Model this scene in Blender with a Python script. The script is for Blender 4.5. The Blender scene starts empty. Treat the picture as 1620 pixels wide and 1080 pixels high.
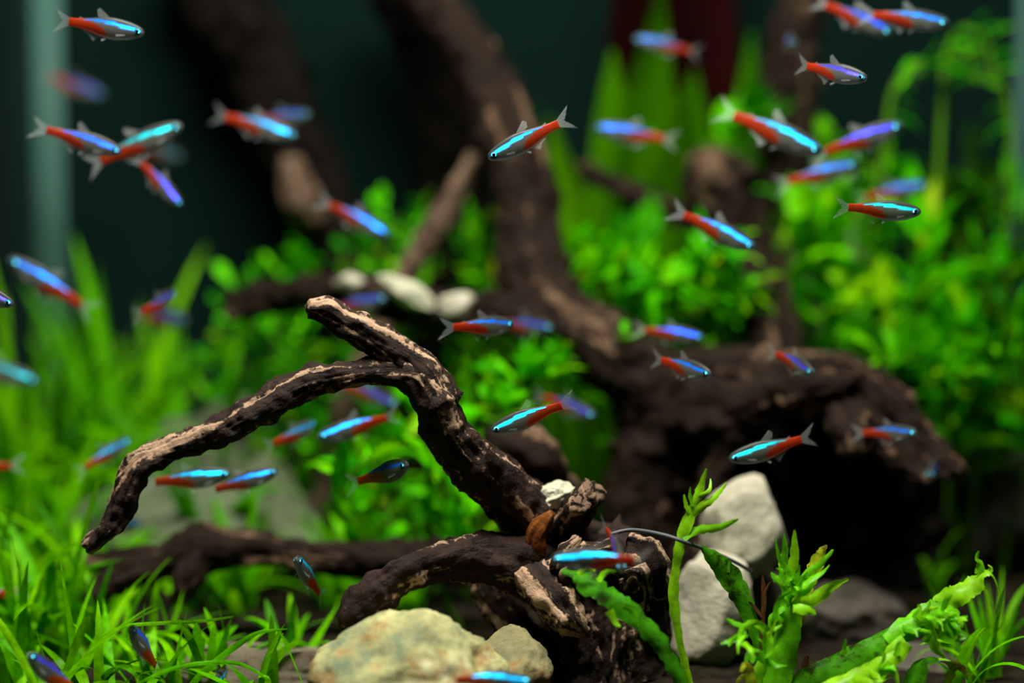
import bpy, bmesh, math, random
from mathutils import Vector, Matrix, noise
from math import sin, cos, pi, radians, sqrt, tan

scene = bpy.context.scene
C = scene.collection

# ------------------------------------------------------------------ camera
CAM_H, PITCH, LENS, W, H = 0.175, radians(4.0), 70.0, 1620, 1080
FPX = LENS / 36.0 * W
cam_d = bpy.data.cameras.new('camera')
cam = bpy.data.objects.new('camera', cam_d)
C.objects.link(cam)
cam.location = (0, 0, CAM_H)
cam.rotation_euler = (pi / 2 - PITCH, 0, 0)
cam_d.lens = LENS
cam_d.sensor_width = 36
cam_d.clip_start = 0.01
cam_d.clip_end = 20
cam_d.dof.use_dof = True
cam_d.dof.focus_distance = 0.70
cam_d.dof.aperture_fstop = 2.7
scene.camera = cam

# ------------------------------------------------------------------ world, lamp over the tank, exposure
world = bpy.data.worlds.new('world')
scene.world = world
world.use_nodes = True
world.node_tree.nodes['Background'].inputs[0].default_value = (0.5, 0.65, 0.75, 1)
world.node_tree.nodes['Background'].inputs[1].default_value = 0.004


def area(name, loc, sx, sy, power, col, rot=(0, 0, 0)):
    l = bpy.data.lights.new(name, 'AREA')
    l.shape = 'RECTANGLE'
    l.size, l.size_y, l.energy, l.color = sx, sy, power, col
    o = bpy.data.objects.new(name, l)
    C.objects.link(o)
    o.location, o.rotation_euler = loc, rot
    return o


area('tank_lamp', (-0.02, 0.59, 0.72), 0.46, 0.14, 13.0, (1.0, 0.98, 0.92))

scene.view_settings.view_transform = 'Standard'
scene.view_settings.look = 'None'
scene.view_settings.exposure = 0.0
scene.view_settings.gamma = 1.0
scene.view_settings.use_curve_mapping = False

# ------------------------------------------------------------------ helpers
SP, CP = sin(PITCH), cos(PITCH)
AX_F = Vector((0, CP, -SP))
AX_U = Vector((0, SP, CP))
AX_R = Vector((1, 0, 0))


def at(px, py, d):
    """world point seen at photo pixel (px, py), d metres in front of the lens"""
    return Vector((0, 0, CAM_H)) + AX_F * d + AX_R * ((px - W / 2) * d / FPX) + AX_U * ((H / 2 - py) * d / FPX)


def px2m(p, d):
    return p * d / FPX


def floor_z(x, y):
    return 0.004 * noise.noise(Vector((x * 9, y * 9, 1.0))) + 0.02 * max(0.0, y - 0.8)


def rooted(px, d):
    """a point on the substrate below photo column px at depth d"""
    x = (px - W / 2) * d / FPX
    y = d * CP + SP * 0.14
    return Vector((x, y, floor_z(x, y)))


def link(name, me, mat=None, parent=None):
    o = bpy.data.objects.new(name, me)
    C.objects.link(o)
    if mat is not None and not me.materials:
        me.materials.append(mat)
    if parent is not None:
        o.parent = parent
    return o


def empty(name, loc):
    o = bpy.data.objects.new(name, None)
    C.objects.link(o)
    o.location = loc
    o.empty_display_size = 0.01
    return o


def tag(o, label=None, cat=None, group=None, kind=None):
    if label: o['label'] = label
    if cat: o['category'] = cat
    if group: o['group'] = group
    if kind: o['kind'] = kind
    return o


def mesh(name, verts, faces, smooth=True):
    me = bpy.data.meshes.new(name)
    me.from_pydata([tuple(v) for v in verts], [], faces)
    if smooth:
        me.polygons.foreach_set('use_smooth', [True] * len(me.polygons))
    me.update()
    return me


def box(name, x0, x1, y0, y1, z0, z1, mat, bevel=0.0):
    bm = bmesh.new()
    bmesh.ops.create_cube(bm, size=1.0)
    for v in bm.verts:
        v.co = Vector(((x0 + x1) / 2 + v.co.x * (x1 - x0), (y0 + y1) / 2 + v.co.y * (y1 - y0), (z0 + z1) / 2 + v.co.z * (z1 - z0)))
    if bevel:
        bmesh.ops.bevel(bm, geom=bm.edges[:], offset=bevel, segments=3, affect='EDGES')
    me = bpy.data.meshes.new(name)
    bm.to_mesh(me)
    bm.free()
    return link(name, me, mat)


def lerp_table(tab, u):
    for i in range(len(tab) - 1):
        a, b = tab[i], tab[i + 1]
        if u <= b[0]:
            t = (u - a[0]) / (b[0] - a[0])
            return [a[k] + (b[k] - a[k]) * t for k in range(1, len(a))]
    return list(tab[-1][1:])


def catmull(P, n):
    """P: list of tuples; n samples per span"""
    out = []
    m = len(P)
    for i in range(m - 1):
        p0, p1, p2, p3 = P[max(i - 1, 0)], P[i], P[i + 1], P[min(i + 2, m - 1)]
        for k in range(n):
            t = k / n
            out.append(tuple(0.5 * ((2 * b) + (c - a) * t + (2 * a - 5 * b + 4 * c - e) * t * t + (3 * b - a - 3 * c + e) * t ** 3)
                             for a, b, c, e in zip(p0, p1, p2, p3)))
    out.append(tuple(P[-1]))
    return out


def sstep(a, b, x):
    t = min(1.0, max(0.0, (x - a) / (b - a)))
    return t * t * (3 - 2 * t)


# ------------------------------------------------------------------ materials
def new_mat(name):
    m = bpy.data.materials.new(name)
    m.use_nodes = True
    nt = m.node_tree
    for n in list(nt.nodes):
        nt.nodes.remove(n)
    out = nt.nodes.new('ShaderNodeOutputMaterial')
    return m, nt, out


def N(nt, t, **kw):
    n = nt.nodes.new(t)
    for k, v in kw.items():
        if hasattr(n, k) and k not in n.inputs:
            setattr(n, k, v)
        else:
            n.inputs[k].default_value = v
    return n


def ramp(nt, stops, fac):
    r = nt.nodes.new('ShaderNodeValToRGB')
    cr = r.color_ramp
    while len(cr.elements) < len(stops):
        cr.elements.new(0.5)
    for e, (p, c) in zip(cr.elements, stops):
        e.position = p
        e.color = (*c, 1)
    nt.links.new(fac, r.inputs[0])
    return r


def noise_tex(nt, scale, detail=4, rough=0.6, vec=None):
    t = N(nt, 'ShaderNodeTexNoise')
    t.inputs['Scale'].default_value = scale
    t.inputs['Detail'].default_value = detail
    t.inputs['Roughness'].default_value = rough
    if vec is not None:
        nt.links.new(vec, t.inputs['Vector'])
    return t


def simple(name, col, rough=0.6, metal=0.0, spec=0.5):
    m, nt, out = new_mat(name)
    p = N(nt, 'ShaderNodeBsdfPrincipled')
    p.inputs['Base Color'].default_value = (*col, 1)
    p.inputs['Roughness'].default_value = rough
    p.inputs['Metallic'].default_value = metal
    p.inputs['Specular IOR Level'].default_value = spec
    nt.links.new(p.outputs[0], out.inputs[0])
    return m


def leaf_mat(name, stops, trans=0.45, rough=0.45, mottle=None, spec=0.05):
    m, nt, out = new_mat(name)
    oi = N(nt, 'ShaderNodeObjectInfo')
    tc = N(nt, 'ShaderNodeTexCoord')
    r = ramp(nt, stops, oi.outputs['Random'])
    nz = noise_tex(nt, 260, 3, 0.6, None)
    geo = N(nt, 'ShaderNodeNewGeometry')
    nt.links.new(geo.outputs['Position'], nz.inputs['Vector'])
    hs = N(nt, 'ShaderNodeHueSaturation')
    mr = N(nt, 'ShaderNodeMapRange')
    mr.inputs['From Min'].default_value = 0.3
    mr.inputs['From Max'].default_value = 0.7
    mr.inputs['To Min'].default_value = 0.65
    mr.inputs['To Max'].default_value = 1.25
    nt.links.new(nz.outputs['Fac'], mr.inputs['Value'])
    nt.links.new(mr.outputs[0], hs.inputs['Value'])
    nt.links.new(r.outputs[0], hs.inputs['Color'])
    col = hs.outputs[0]
    if mottle:
        n2 = noise_tex(nt, 150, 5, 0.7)
        nt.links.new(geo.outputs['Position'], n2.inputs['Vector'])
        k = ramp(nt, [(0.5, (0, 0, 0)), (0.62, (1, 1, 1))], n2.outputs['Fac'])
        mx = N(nt, 'ShaderNodeMix', data_type='RGBA')
        nt.links.new(k.outputs[0], mx.inputs[0])
        nt.links.new(col, mx.inputs[6])
        mx.inputs[7].default_value = (*mottle, 1)
        col = mx.outputs[2]
    p = N(nt, 'ShaderNodeBsdfPrincipled')
    p.inputs['Roughness'].default_value = rough
    p.inputs['Specular IOR Level'].default_value = spec
    tr = N(nt, 'ShaderNodeBsdfTranslucent')
    nt.links.new(col, p.inputs['Base Color'])
    nt.links.new(col, tr.inputs['Color'])
    bp = N(nt, 'ShaderNodeBump')
    bp.inputs['Strength'].default_value = 0.25
    bp.inputs['Distance'].default_value = 0.0006
    nt.links.new(nz.outputs['Fac'], bp.inputs['Height'])
    nt.links.new(bp.outputs[0], p.inputs['Normal'])
    mix = N(nt, 'ShaderNodeMixShader')
    mix.inputs[0].default_value = trans
    nt.links.new(p.outputs[0], mix.inputs[1])
    nt.links.new(tr.outputs[0], mix.inputs[2])
    nt.links.new(mix.outputs[0], out.inputs[0])
    return m


M = {}
M['grass'] = leaf_mat('grass_blade', [(0.0, (0.07, 0.36, 0.0)), (0.35, (0.13, 0.55, 0.0)), (0.7, (0.24, 0.68, 0.001)), (1.0, (0.04, 0.22, 0.0))])
M['fern'] = leaf_mat('fern_leaf', [(0.0, (0.015, 0.28, 0.0)), (0.4, (0.07, 0.6, 0.0)), (0.75, (0.17, 0.8, 0.001)), (0.96, (0.3, 0.68, 0.001)), (1.0, (0.44, 0.5, 0.003))])
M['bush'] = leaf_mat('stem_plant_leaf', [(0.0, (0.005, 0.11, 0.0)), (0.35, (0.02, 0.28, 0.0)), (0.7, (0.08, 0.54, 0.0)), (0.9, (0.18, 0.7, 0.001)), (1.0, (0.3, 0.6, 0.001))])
M['front'] = leaf_mat('front_fern_leaf', [(0.0, (0.11, 0.5, 0.006)), (0.5, (0.2, 0.68, 0.008)), (1.0, (0.34, 0.74, 0.01))], rough=0.35, spec=0.2)
M['front_dark'] = leaf_mat('front_fern_dark_leaf', [(0.0, (0.05, 0.3, 0.006)), (1.0, (0.1, 0.42, 0.006))], mottle=(0.03, 0.06, 0.005), rough=0.42)
M['front_yellow'] = leaf_mat('front_fern_yellow_leaf', [(0.0, (0.35, 0.5, 0.01)), (1.0, (0.5, 0.6, 0.015))], mottle=(0.16, 0.11, 0.02))
M['dead'] = leaf_mat('withered_leaf', [(0.0, (0.06, 0.03, 0.012)), (1.0, (0.12, 0.05, 0.02))], trans=0.2)
M['sword'] = leaf_mat('sword_leaf', [(0.0, (0.05, 0.24, 0.0)), (1.0, (0.11, 0.36, 0.0))])
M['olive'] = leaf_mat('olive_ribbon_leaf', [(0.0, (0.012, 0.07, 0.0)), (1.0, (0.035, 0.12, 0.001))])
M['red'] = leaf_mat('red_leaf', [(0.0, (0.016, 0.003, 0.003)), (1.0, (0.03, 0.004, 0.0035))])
M['stem'] = simple('plant_stem', (0.05, 0.15, 0.004), 0.6, spec=0.05)
M['pupil'] = simple('fish_pupil', (0.004, 0.005, 0.006), 0.15)
M['strip'] = simple('silicone', (0.05, 0.125, 0.098), 0.6, spec=0.1)
M['wire'] = simple('grey_wire', (0.07, 0.075, 0.08), 0.6)


def mat_wood(name, dark, mid, bare, amount=0.5, spec=0.02):
    m, nt, out = new_mat(name)
    a = N(nt, 'ShaderNodeAttribute', attribute_name='bare')
    g = N(nt, 'ShaderNodeAttribute', attribute_name='grain')
    n1 = noise_tex(nt, 1.0, 6, 0.7, g.outputs['Vector'])
    geo = N(nt, 'ShaderNodeNewGeometry')
    n2 = noise_tex(nt, 420, 5, 0.65, geo.outputs['Position'])
    base = ramp(nt, [(0.32, dark), (0.55, mid), (0.75, tuple(c * 1.7 for c in mid))], n1.outputs['Fac'])
    ad = N(nt, 'ShaderNodeMath', operation='ADD')
    nt.links.new(a.outputs['Fac'], ad.inputs[0])
    mu = N(nt, 'ShaderNodeMath', operation='MULTIPLY_ADD')
    nt.links.new(n2.outputs['Fac'], mu.inputs[0])
    mu.inputs[1].default_value = 1.2
    mu.inputs[2].default_value = -0.6
    nt.links.new(mu.outputs[0], ad.inputs[1])
    k = ramp(nt, [(amount, (0, 0, 0)), (amount + 0.14, (1, 1, 1))], ad.outputs[0])
    br = ramp(nt, [(0.35, tuple(c * 0.5 for c in bare)), (0.65, bare)], n1.outputs['Fac'])
    mx = N(nt, 'ShaderNodeMix', data_type='RGBA')
    nt.links.new(k.outputs[0], mx.inputs[0])
    nt.links.new(base.outputs[0], mx.inputs[6])
    nt.links.new(br.outputs[0], mx.inputs[7])
    p = N(nt, 'ShaderNodeBsdfPrincipled')
    p.inputs['Roughness'].default_value = 0.62
    p.inputs['Specular IOR Level'].default_value = spec
    nt.links.new(mx.outputs[2], p.inputs['Base Color'])
    bp = N(nt, 'ShaderNodeBump')
    bp.inputs['Strength'].default_value = 0.8
    bp.inputs['Distance'].default_value = 0.0016
    hm = N(nt, 'ShaderNodeMath', operation='ADD')
    nt.links.new(n1.outputs['Fac'], hm.inputs[0])
    nt.links.new(n2.outputs['Fac'], hm.inputs[1])
    nt.links.new(hm.outputs[0], bp.inputs['Height'])
    nt.links.new(bp.outputs[0], p.inputs['Normal'])
    nt.links.new(p.outputs[0], out.inputs[0])
    return m


M['wood'] = mat_wood('driftwood_front', (0.007, 0.0045, 0.0035), (0.028, 0.016, 0.010), (0.52, 0.335, 0.205), 0.73, 0.12)
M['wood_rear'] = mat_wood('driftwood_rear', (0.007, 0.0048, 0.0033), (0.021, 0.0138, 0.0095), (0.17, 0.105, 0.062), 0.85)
M['wood_dark_shade'] = mat_wood('driftwood_dark_shade', (0.002, 0.0018, 0.0013), (0.008, 0.006, 0.0045), (0.014, 0.010, 0.007), 1.0)  # near-black wood; also stands in for unlit shade behind trunk and under roots
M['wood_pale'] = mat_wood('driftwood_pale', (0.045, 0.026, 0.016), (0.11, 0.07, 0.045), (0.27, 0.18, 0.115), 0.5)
M['wood_orange'] = mat_wood('driftwood_orange', (0.06, 0.018, 0.005), (0.24, 0.075, 0.016), (0.36, 0.15, 0.05), 0.8)


def mat_stone(name, stops, scale, spots=None, spec=0.1):
    m, nt, out = new_mat(name)
    tc = N(nt, 'ShaderNodeTexCoord')
    n1 = noise_tex(nt, scale, 8, 0.68, tc.outputs['Object'])
    n2 = noise_tex(nt, scale * 9, 4, 0.6, tc.outputs['Object'])
    r = ramp(nt, stops, n1.outputs['Fac'])
    col = r.outputs[0]
    if spots:
        n3 = noise_tex(nt, scale * 1.7, 6, 0.75, tc.outputs['Object'])
        k = ramp(nt, [(0.53, (0, 0, 0)), (0.63, (0.8, 0.8, 0.8))], n3.outputs['Fac'])
        mx = N(nt, 'ShaderNodeMix', data_type='RGBA')
        nt.links.new(k.outputs[0], mx.inputs[0])
        nt.links.new(col, mx.inputs[6])
        mx.inputs[7].default_value = (*spots, 1)
        col = mx.outputs[2]
    p = N(nt, 'ShaderNodeBsdfPrincipled')
    p.inputs['Roughness'].default_value = 0.8
    p.inputs['Specular IOR Level'].default_value = spec
    nt.links.new(col, p.inputs['Base Color'])
    bp = N(nt, 'ShaderNodeBump')
    bp.inputs['Strength'].default_value = 0.5
    bp.inputs['Distance'].default_value = 0.0015
    nt.links.new(n2.outputs['Fac'], bp.inputs['Height'])
    nt.links.new(bp.outputs[0], p.inputs['Normal'])
    nt.links.new(p.outputs[0], out.inputs[0])
    return m


M['rock'] = mat_stone('mottled_rock', [(0.36, (0.13, 0.18, 0.11)), (0.48, (0.30, 0.30, 0.13)), (0.56, (0.42, 0.41, 0.18)), (0.66, (0.54, 0.53, 0.30))], 45, (0.33, 0.17, 0.05))
M['rock_ochre'] = mat_stone('ochre_rock', [(0.35, (0.11, 0.11, 0.06)), (0.65, (0.26, 0.23, 0.10))], 60, (0.24, 0.12, 0.04))
M['rock_pale'] = mat_stone('pale_rock', [(0.3, (0.30, 0.28, 0.19)), (0.6, (0.46, 0.43, 0.31))], 50)
M['rock_grey'] = mat_stone('grey_green_rock', [(0.3, (0.045, 0.065, 0.03)), (0.6, (0.11, 0.13, 0.07))], 30)
M['rock_brown_shaded'] = mat_stone('brown_rock_shaded', [(0.3, (0.04, 0.035, 0.025)), (0.6, (0.09, 0.08, 0.06))], 40, (0.06, 0.035, 0.02))  # shade around these stones is put into the darkened brown
M['rock_slab'] = mat_stone('tan_slab', [(0.3, (0.12, 0.10, 0.06)), (0.6, (0.24, 0.2, 0.13))], 40, (0.16, 0.08, 0.05))
M['rock_white'] = mat_stone('cream_stone', [(0.3, (0.34, 0.34, 0.21)), (0.6, (0.56, 0.55, 0.38))], 60)
M['soil'] = mat_stone('substrate', [(0.3, (0.006, 0.005, 0.0035)), (0.6, (0.022, 0.018, 0.011))], 120, spec=0.0)
M['back'] = simple('back_panel', (0.0036, 0.0115, 0.0088), 0.9, spec=0.0)  # teal tint stands in for the haze of the water

# side glass seen from inside the water: it mirrors the tank at this grazing angle
m, nt, out = new_mat('side_glass')
gl = N(nt, 'ShaderNodeBsdfGlossy')
gl.inputs['Color'].default_value = (0.35, 0.42, 0.40, 1)
gl.inputs['Roughness'].default_value = 0.06
df = N(nt, 'ShaderNodeBsdfDiffuse')
df.inputs['Color'].default_value = (0.010, 0.022, 0.018, 1)
mx = N(nt, 'ShaderNodeMixShader')
mx.inputs[0].default_value = 0.12
nt.links.new(df.outputs[0], mx.inputs[1])
nt.links.new(gl.outputs[0], mx.inputs[2])
nt.links.new(mx.outputs[0], out.inputs[0])
M['glass'] = m

# fish skin: pigment masks come from the vertex colours (r = neon stripe, g = red flank, b = dark back)
m, nt, out = new_mat('neon_tetra_skin')
va = N(nt, 'ShaderNodeVertexColor', layer_name='pigment')
sep = N(nt, 'ShaderNodeSeparateColor')
nt.links.new(va.outputs[0], sep.inputs[0])
oi = N(nt, 'ShaderNodeObjectInfo')
geo = N(nt, 'ShaderNodeNewGeometry')
body_c = ramp(nt, [(0.0, (0.20, 0.21, 0.175)), (1.0, (0.065, 0.07, 0.056))], sep.outputs[2])
mr_ = N(nt, 'ShaderNodeMix', data_type='RGBA')
nt.links.new(sep.outputs[1], mr_.inputs[0])
nt.links.new(body_c.outputs[0], mr_.inputs[6])
mr_.inputs[7].default_value = (0.60, 0.048, 0.007, 1)
pb = N(nt, 'ShaderNodeBsdfPrincipled')
pb.inputs['Roughness'].default_value = 0.38
pb.inputs['Specular IOR Level'].default_value = 0.4
nt.links.new(mr_.outputs[2], pb.inputs['Base Color'])
tl = N(nt, 'ShaderNodeBsdfTranslucent')
nt.links.new(mr_.outputs[2], tl.inputs['Color'])
mb = N(nt, 'ShaderNodeMixShader')
mb.inputs[0].default_value = 0.45
nt.links.new(pb.outputs[0], mb.inputs[1])
nt.links.new(tl.outputs[0], mb.inputs[2])
tp = N(nt, 'ShaderNodeBsdfTransparent')
mt = N(nt, 'ShaderNodeMixShader')
mt.inputs[0].default_value = 0.18
nt.links.new(mb.outputs[0], mt.inputs[1])
nt.links.new(tp.outputs[0], mt.inputs[2])
# the reflecting platelets of the stripe lie tilted, turned up towards the light
up = N(nt, 'ShaderNodeVectorMath', operation='ADD')
up.inputs[1].default_value = (0, 0, 0.66)
nt.links.new(geo.outputs['Normal'], up.inputs[0])
nrm = N(nt, 'ShaderNodeVectorMath', operation='NORMALIZE')
nt.links.new(up.outputs[0], nrm.inputs[0])
sc_ = noise_tex(nt, 2600, 2, 0.5, geo.outputs['Position'])
hsv = N(nt, 'ShaderNodeHueSaturation')
mrg = N(nt, 'ShaderNodeMapRange')
mrg.inputs['From Min'].default_value = 0.3
mrg.inputs['From Max'].default_value = 0.7
mrg.inputs['To Min'].default_value = 0.5
mrg.inputs['To Max'].default_value = 1.15
nt.links.new(sc_.outputs['Fac'], mrg.inputs[0])
nt.links.new(mrg.outputs[0], hsv.inputs['Value'])
nt.links.new(oi.outputs['Color'], hsv.inputs['Color'])
ps = N(nt, 'ShaderNodeBsdfPrincipled')
ps.inputs['Metallic'].default_value = 1.0
ps.inputs['Roughness'].default_value = 0.36
nt.links.new(hsv.outputs[0], ps.inputs['Base Color'])
nt.links.new(nrm.outputs[0], ps.inputs['Normal'])
mf = N(nt, 'ShaderNodeMixShader')
nt.links.new(sep.outputs[0], mf.inputs[0])
nt.links.new(mt.outputs[0], mf.inputs[1])
pd = N(nt, 'ShaderNodeBsdfDiffuse')
nt.links.new(oi.outputs['Color'], pd.inputs['Color'])
nt.links.new(nrm.outputs[0], pd.inputs['Normal'])
pm = N(nt, 'ShaderNodeMixShader')
pm.inputs[0].default_value = 0.4
nt.links.new(ps.outputs[0], pm.inputs[1])
nt.links.new(pd.outputs[0], pm.inputs[2])
nt.links.new(pm.outputs[0], mf.inputs[2])
nt.links.new(mf.outputs[0], out.inputs[0])
M['fish'] = m

m, nt, out = new_mat('fish_iris')
oi = N(nt, 'ShaderNodeObjectInfo')
geo = N(nt, 'ShaderNodeNewGeometry')
up = N(nt, 'ShaderNodeVectorMath', operation='ADD')
up.inputs[1].default_value = (0, 0, 0.8)
nt.links.new(geo.outputs['Normal'], up.inputs[0])
nrm = N(nt, 'ShaderNodeVectorMath', operation='NORMALIZE')
nt.links.new(up.outputs[0], nrm.inputs[0])
ps = N(nt, 'ShaderNodeBsdfPrincipled')
ps.inputs['Base Color'].default_value = (0.02, 0.30, 0.4, 1)
ps.inputs['Metallic'].default_value = 0.7
ps.inputs['Roughness'].default_value = 0.3
nt.links.new(nrm.outputs[0], ps.inputs['Normal'])
nt.links.new(ps.outputs[0], out.inputs[0])
M['iris'] = m

m, nt, out = new_mat('fish_fin')
p = N(nt, 'ShaderNodeBsdfPrincipled')
p.inputs['Base Color'].default_value = (0.5, 0.55, 0.52, 1)
p.inputs['Roughness'].default_value = 0.3
tl = N(nt, 'ShaderNodeBsdfTranslucent')
tl.inputs['Color'].default_value = (0.5, 0.55, 0.52, 1)
m1 = N(nt, 'ShaderNodeMixShader')
m1.inputs[0].default_value = 0.5
tp = N(nt, 'ShaderNodeBsdfTransparent')
m2 = N(nt, 'ShaderNodeMixShader')
m2.inputs[0].default_value = 0.80
geo = N(nt, 'ShaderNodeNewGeometry')
up = N(nt, 'ShaderNodeVectorMath', operation='ADD')
up.inputs[1].default_value = (0, 0, 0.6)
nt.links.new(geo.outputs['Normal'], up.inputs[0])
nrm = N(nt, 'ShaderNodeVectorMath', operation='NORMALIZE')
nt.links.new(up.outputs[0], nrm.inputs[0])
nt.links.new(nrm.outputs[0], p.inputs['Normal'])
nt.links.new(p.outputs[0], m1.inputs[1])
nt.links.new(tl.outputs[0], m1.inputs[2])
nt.links.new(m1.outputs[0], m2.inputs[1])
nt.links.new(tp.outputs[0], m2.inputs[2])
nt.links.new(m2.outputs[0], out.inputs[0])
M['fin'] = m

# ------------------------------------------------------------------ the tank
BACK_Y, LEFT_X, RIGHT_X, FRONT_Y, TOP_Z = 1.075, -0.2545, 0.277, 0.52, 0.38
# substrate
nx, ny = 110, 120
vs, fs = [], []
for j in range(ny + 1):
    for i in range(nx + 1):
        x = LEFT_X + (RIGHT_X - LEFT_X) * i / nx
        y = FRONT_Y + (BACK_Y - FRONT_Y) * j / ny
        z = floor_z(x, y) + 0.0012 * noise.noise(Vector((x * 160, y * 160, 3)))
        vs.append((x, y, z))
for j in range(ny):
    for i in range(nx):
        a = j * (nx + 1) + i
        fs.append((a, a + 1, a + nx + 2, a + nx + 1))
tag(link('floor', mesh('floor', vs, fs), M['soil']), 'dark soil bed under the plants and stones', kind='structure')
tag(box('wall_back', LEFT_X - 0.006, RIGHT_X + 0.006, BACK_Y, BACK_Y + 0.006, -0.02, TOP_Z, M['back']), 'dark green-black rear panel of the tank', kind='structure')
tag(box('wall_left', LEFT_X - 0.006, LEFT_X, FRONT_Y, BACK_Y, -0.02, TOP_Z, M['glass']), 'dark left glass side of the tank', kind='structure')
tag(box('wall_right', RIGHT_X, RIGHT_X + 0.006, FRONT_Y, BACK_Y, -0.02, TOP_Z, M['glass']), 'dark right glass side of the tank', kind='structure')


def bead(name, x, sgn, wdt, label):
    vs, fs = [], []
    n = 9
    for z in (0.0, TOP_Z):
        for k in range(n):
            a = (k / (n - 1)) * pi / 2
            vs.append((x + sgn * wdt * (1 - sin(a)), BACK_Y - wdt * (1 - cos(a)), z))
    for k in range(n - 1):
        fs.append((k, k + 1, n + k + 1, n + k))
    c = len(vs)
    vs += [(x, BACK_Y, 0), (x, BACK_Y, TOP_Z)]
    for k in range(n - 1):
        fs.append((c, k + 1, k))
        fs.append((c + 1, n + k, n + k + 1))
    tag(link(name, mesh(name, vs, fs), M['strip']), label, kind='structure')


bead('trim_1', LEFT_X, 1, 0.0135, 'pale grey-green sealant strip in the rear left corner of the tank')
bead('trim_2', RIGHT_X, -1, 0.006, 'pale sealant strip in the rear right corner of the tank')

# ------------------------------------------------------------------ driftwood
def limb(name, path, mat, parent, seed=0, segs=30, rough=1.0, blunt=True, bare=0.0):
    """path: (px, py, depth, radius in px at that depth)"""
    P = []
    for (px, py, d, r) in path:
        v = at(px, py, d)
        P.append((v.x, v.y, v.z, px2m(r, d)))
    S = catmull(P, 14)
    # resample evenly
    pts = [Vector(s[:3]) for s in S]
    rad = [max(0.0008, s[3]) for s in S]
    acc = [0.0]
    for a, b in zip(pts, pts[1:]):
        acc.append(acc[-1] + (b - a).length)
    total = acc[-1]
    nr = max(16, int(total / 0.0011))
    segs = int(segs * 1.4)
    cen, rr = [], []
    k = 0
    for i in range(nr + 1):
        t = total * i / nr
        while k < len(acc) - 2 and acc[k + 1] < t:
            k += 1
        f = (t - acc[k]) / max(1e-9, acc[k + 1] - acc[k])
        cen.append(pts[k].lerp(pts[k + 1], f))
        rr.append(rad[k] + (rad[k + 1] - rad[k]) * f)
    # parallel frames
    T = [(cen[min(i + 1, nr)] - cen[max(i - 1, 0)]).normalized() for i in range(nr + 1)]
    u = T[0].cross(Vector((0.3, 0.9, 0.2))).normalized()
    verts, faces, barev, grain = [], [], [], []
    off = Vector((seed * 7.31, seed * 3.17, seed * 1.7))
    for i in range(nr + 1):
        u = (u - T[i] * u.dot(T[i])).normalized()
        w = T[i].cross(u)
        s = total * i / nr
        r0 = rr[i]
        for j in range(segs):
            a = 2 * pi * j / segs
            dr = u * cos(a) + w * sin(a)
            q = Vector((cos(a) * 1.1, sin(a) * 1.1, s * 42)) + off
            lump = noise.noise(q * 0.8)
            q2 = Vector((cos(a) * 3.6, sin(a) * 3.6, s * 34)) + off
            ridge = 1 - abs(noise.noise(q2)) * 2
            q3 = Vector((cos(a) * 6, sin(a) * 6, s * 160)) + off
            fine = noise.noise(q3)
            q4 = Vector((cos(a) * 1.6, sin(a) * 1.6, s * 95)) + off * 1.3
            knob = max(0.0, noise.noise(q4) - 0.25)
            f = 1 + rough * (0.24 * lump + 0.12 * (ridge - 0.6) + 0.06 * fine + 0.55 * knob)
            p = cen[i] + dr * r0 * f
            p += dr * (0.0016 * noise.fractal(p * 150 + off, 0.9, 2.1, 4) + 0.10 * r0 * noise.fractal(p * 45 + off, 1.0, 2.0, 3)) * rough
            if i == nr and blunt:
                p += T[i] * r0 * 0.4 * noise.noise(Vector((cos(a) * 2, sin(a) * 2, 0)) + off)
            verts.append(p)
            qb = Vector((cos(a) * 1.5, sin(a) * 1.5, s * 26)) + off * 2.1
            b = 0.5 + 0.75 * noise.noise(qb) + 0.3 * fine + 0.35 * knob + 0.12 * (ridge - .6) + bare
            e = min(s, total - s)
            if blunt and total - s < 0.006:
                b += 0.35 * (1 - (total - s) / 0.006)
            barev.append(b)
            grain.append((cos(a) * 2.6 + off.x, sin(a) * 2.6 + off.y, s * 55 + off.z))
    for i in range(nr):
        for j in range(segs):
            j2 = (j + 1) % segs
            faces.append((i * segs + j, i * segs + j2, (i + 1) * segs + j2, (i + 1) * segs + j))
    for i, sg in ((0, -1), (nr, 1)):
        c = len(verts)
        # inner ring, then centre: a slightly hollow broken end
        for j in range(segs):
            v = verts[i * segs + j]
            verts.append(cen[i].lerp(v, 0.6) + T[i] * sg * rr[i] * (0.22 + 0.25 * noise.noise(v * 300)))
            barev.append(0.95 + 0.4 * noise.noise(v * 500))
            grain.append((v.x * 300, v.y * 300, v.z * 300))
        cc = len(verts)
        verts.append(cen[i] + T[i] * sg * rr[i] * 0.12)
        barev.append(0.6)
        grain.append((0, 0, 0))
        for j in range(segs):
            j2 = (j + 1) % segs
            q = (i * segs + j, i * segs + j2, c + j2, c + j)
            tr = (c + j, c + j2, cc)
            faces.append(q if sg > 0 else q[::-1])
            faces.append(tr if sg > 0 else tr[::-1])
    o_loc = parent.location
    me = mesh(name, [v - o_loc for v in verts], faces)
    at1 = me.attributes.new('bare', 'FLOAT', 'POINT')
    at1.data.foreach_set('value', barev)
    at2 = me.attributes.new('grain', 'FLOAT_VECTOR', 'POINT')
    at2.data.foreach_set('vector', [c for g in grain for c in g])
    return link(name, me, mat, parent)


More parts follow.
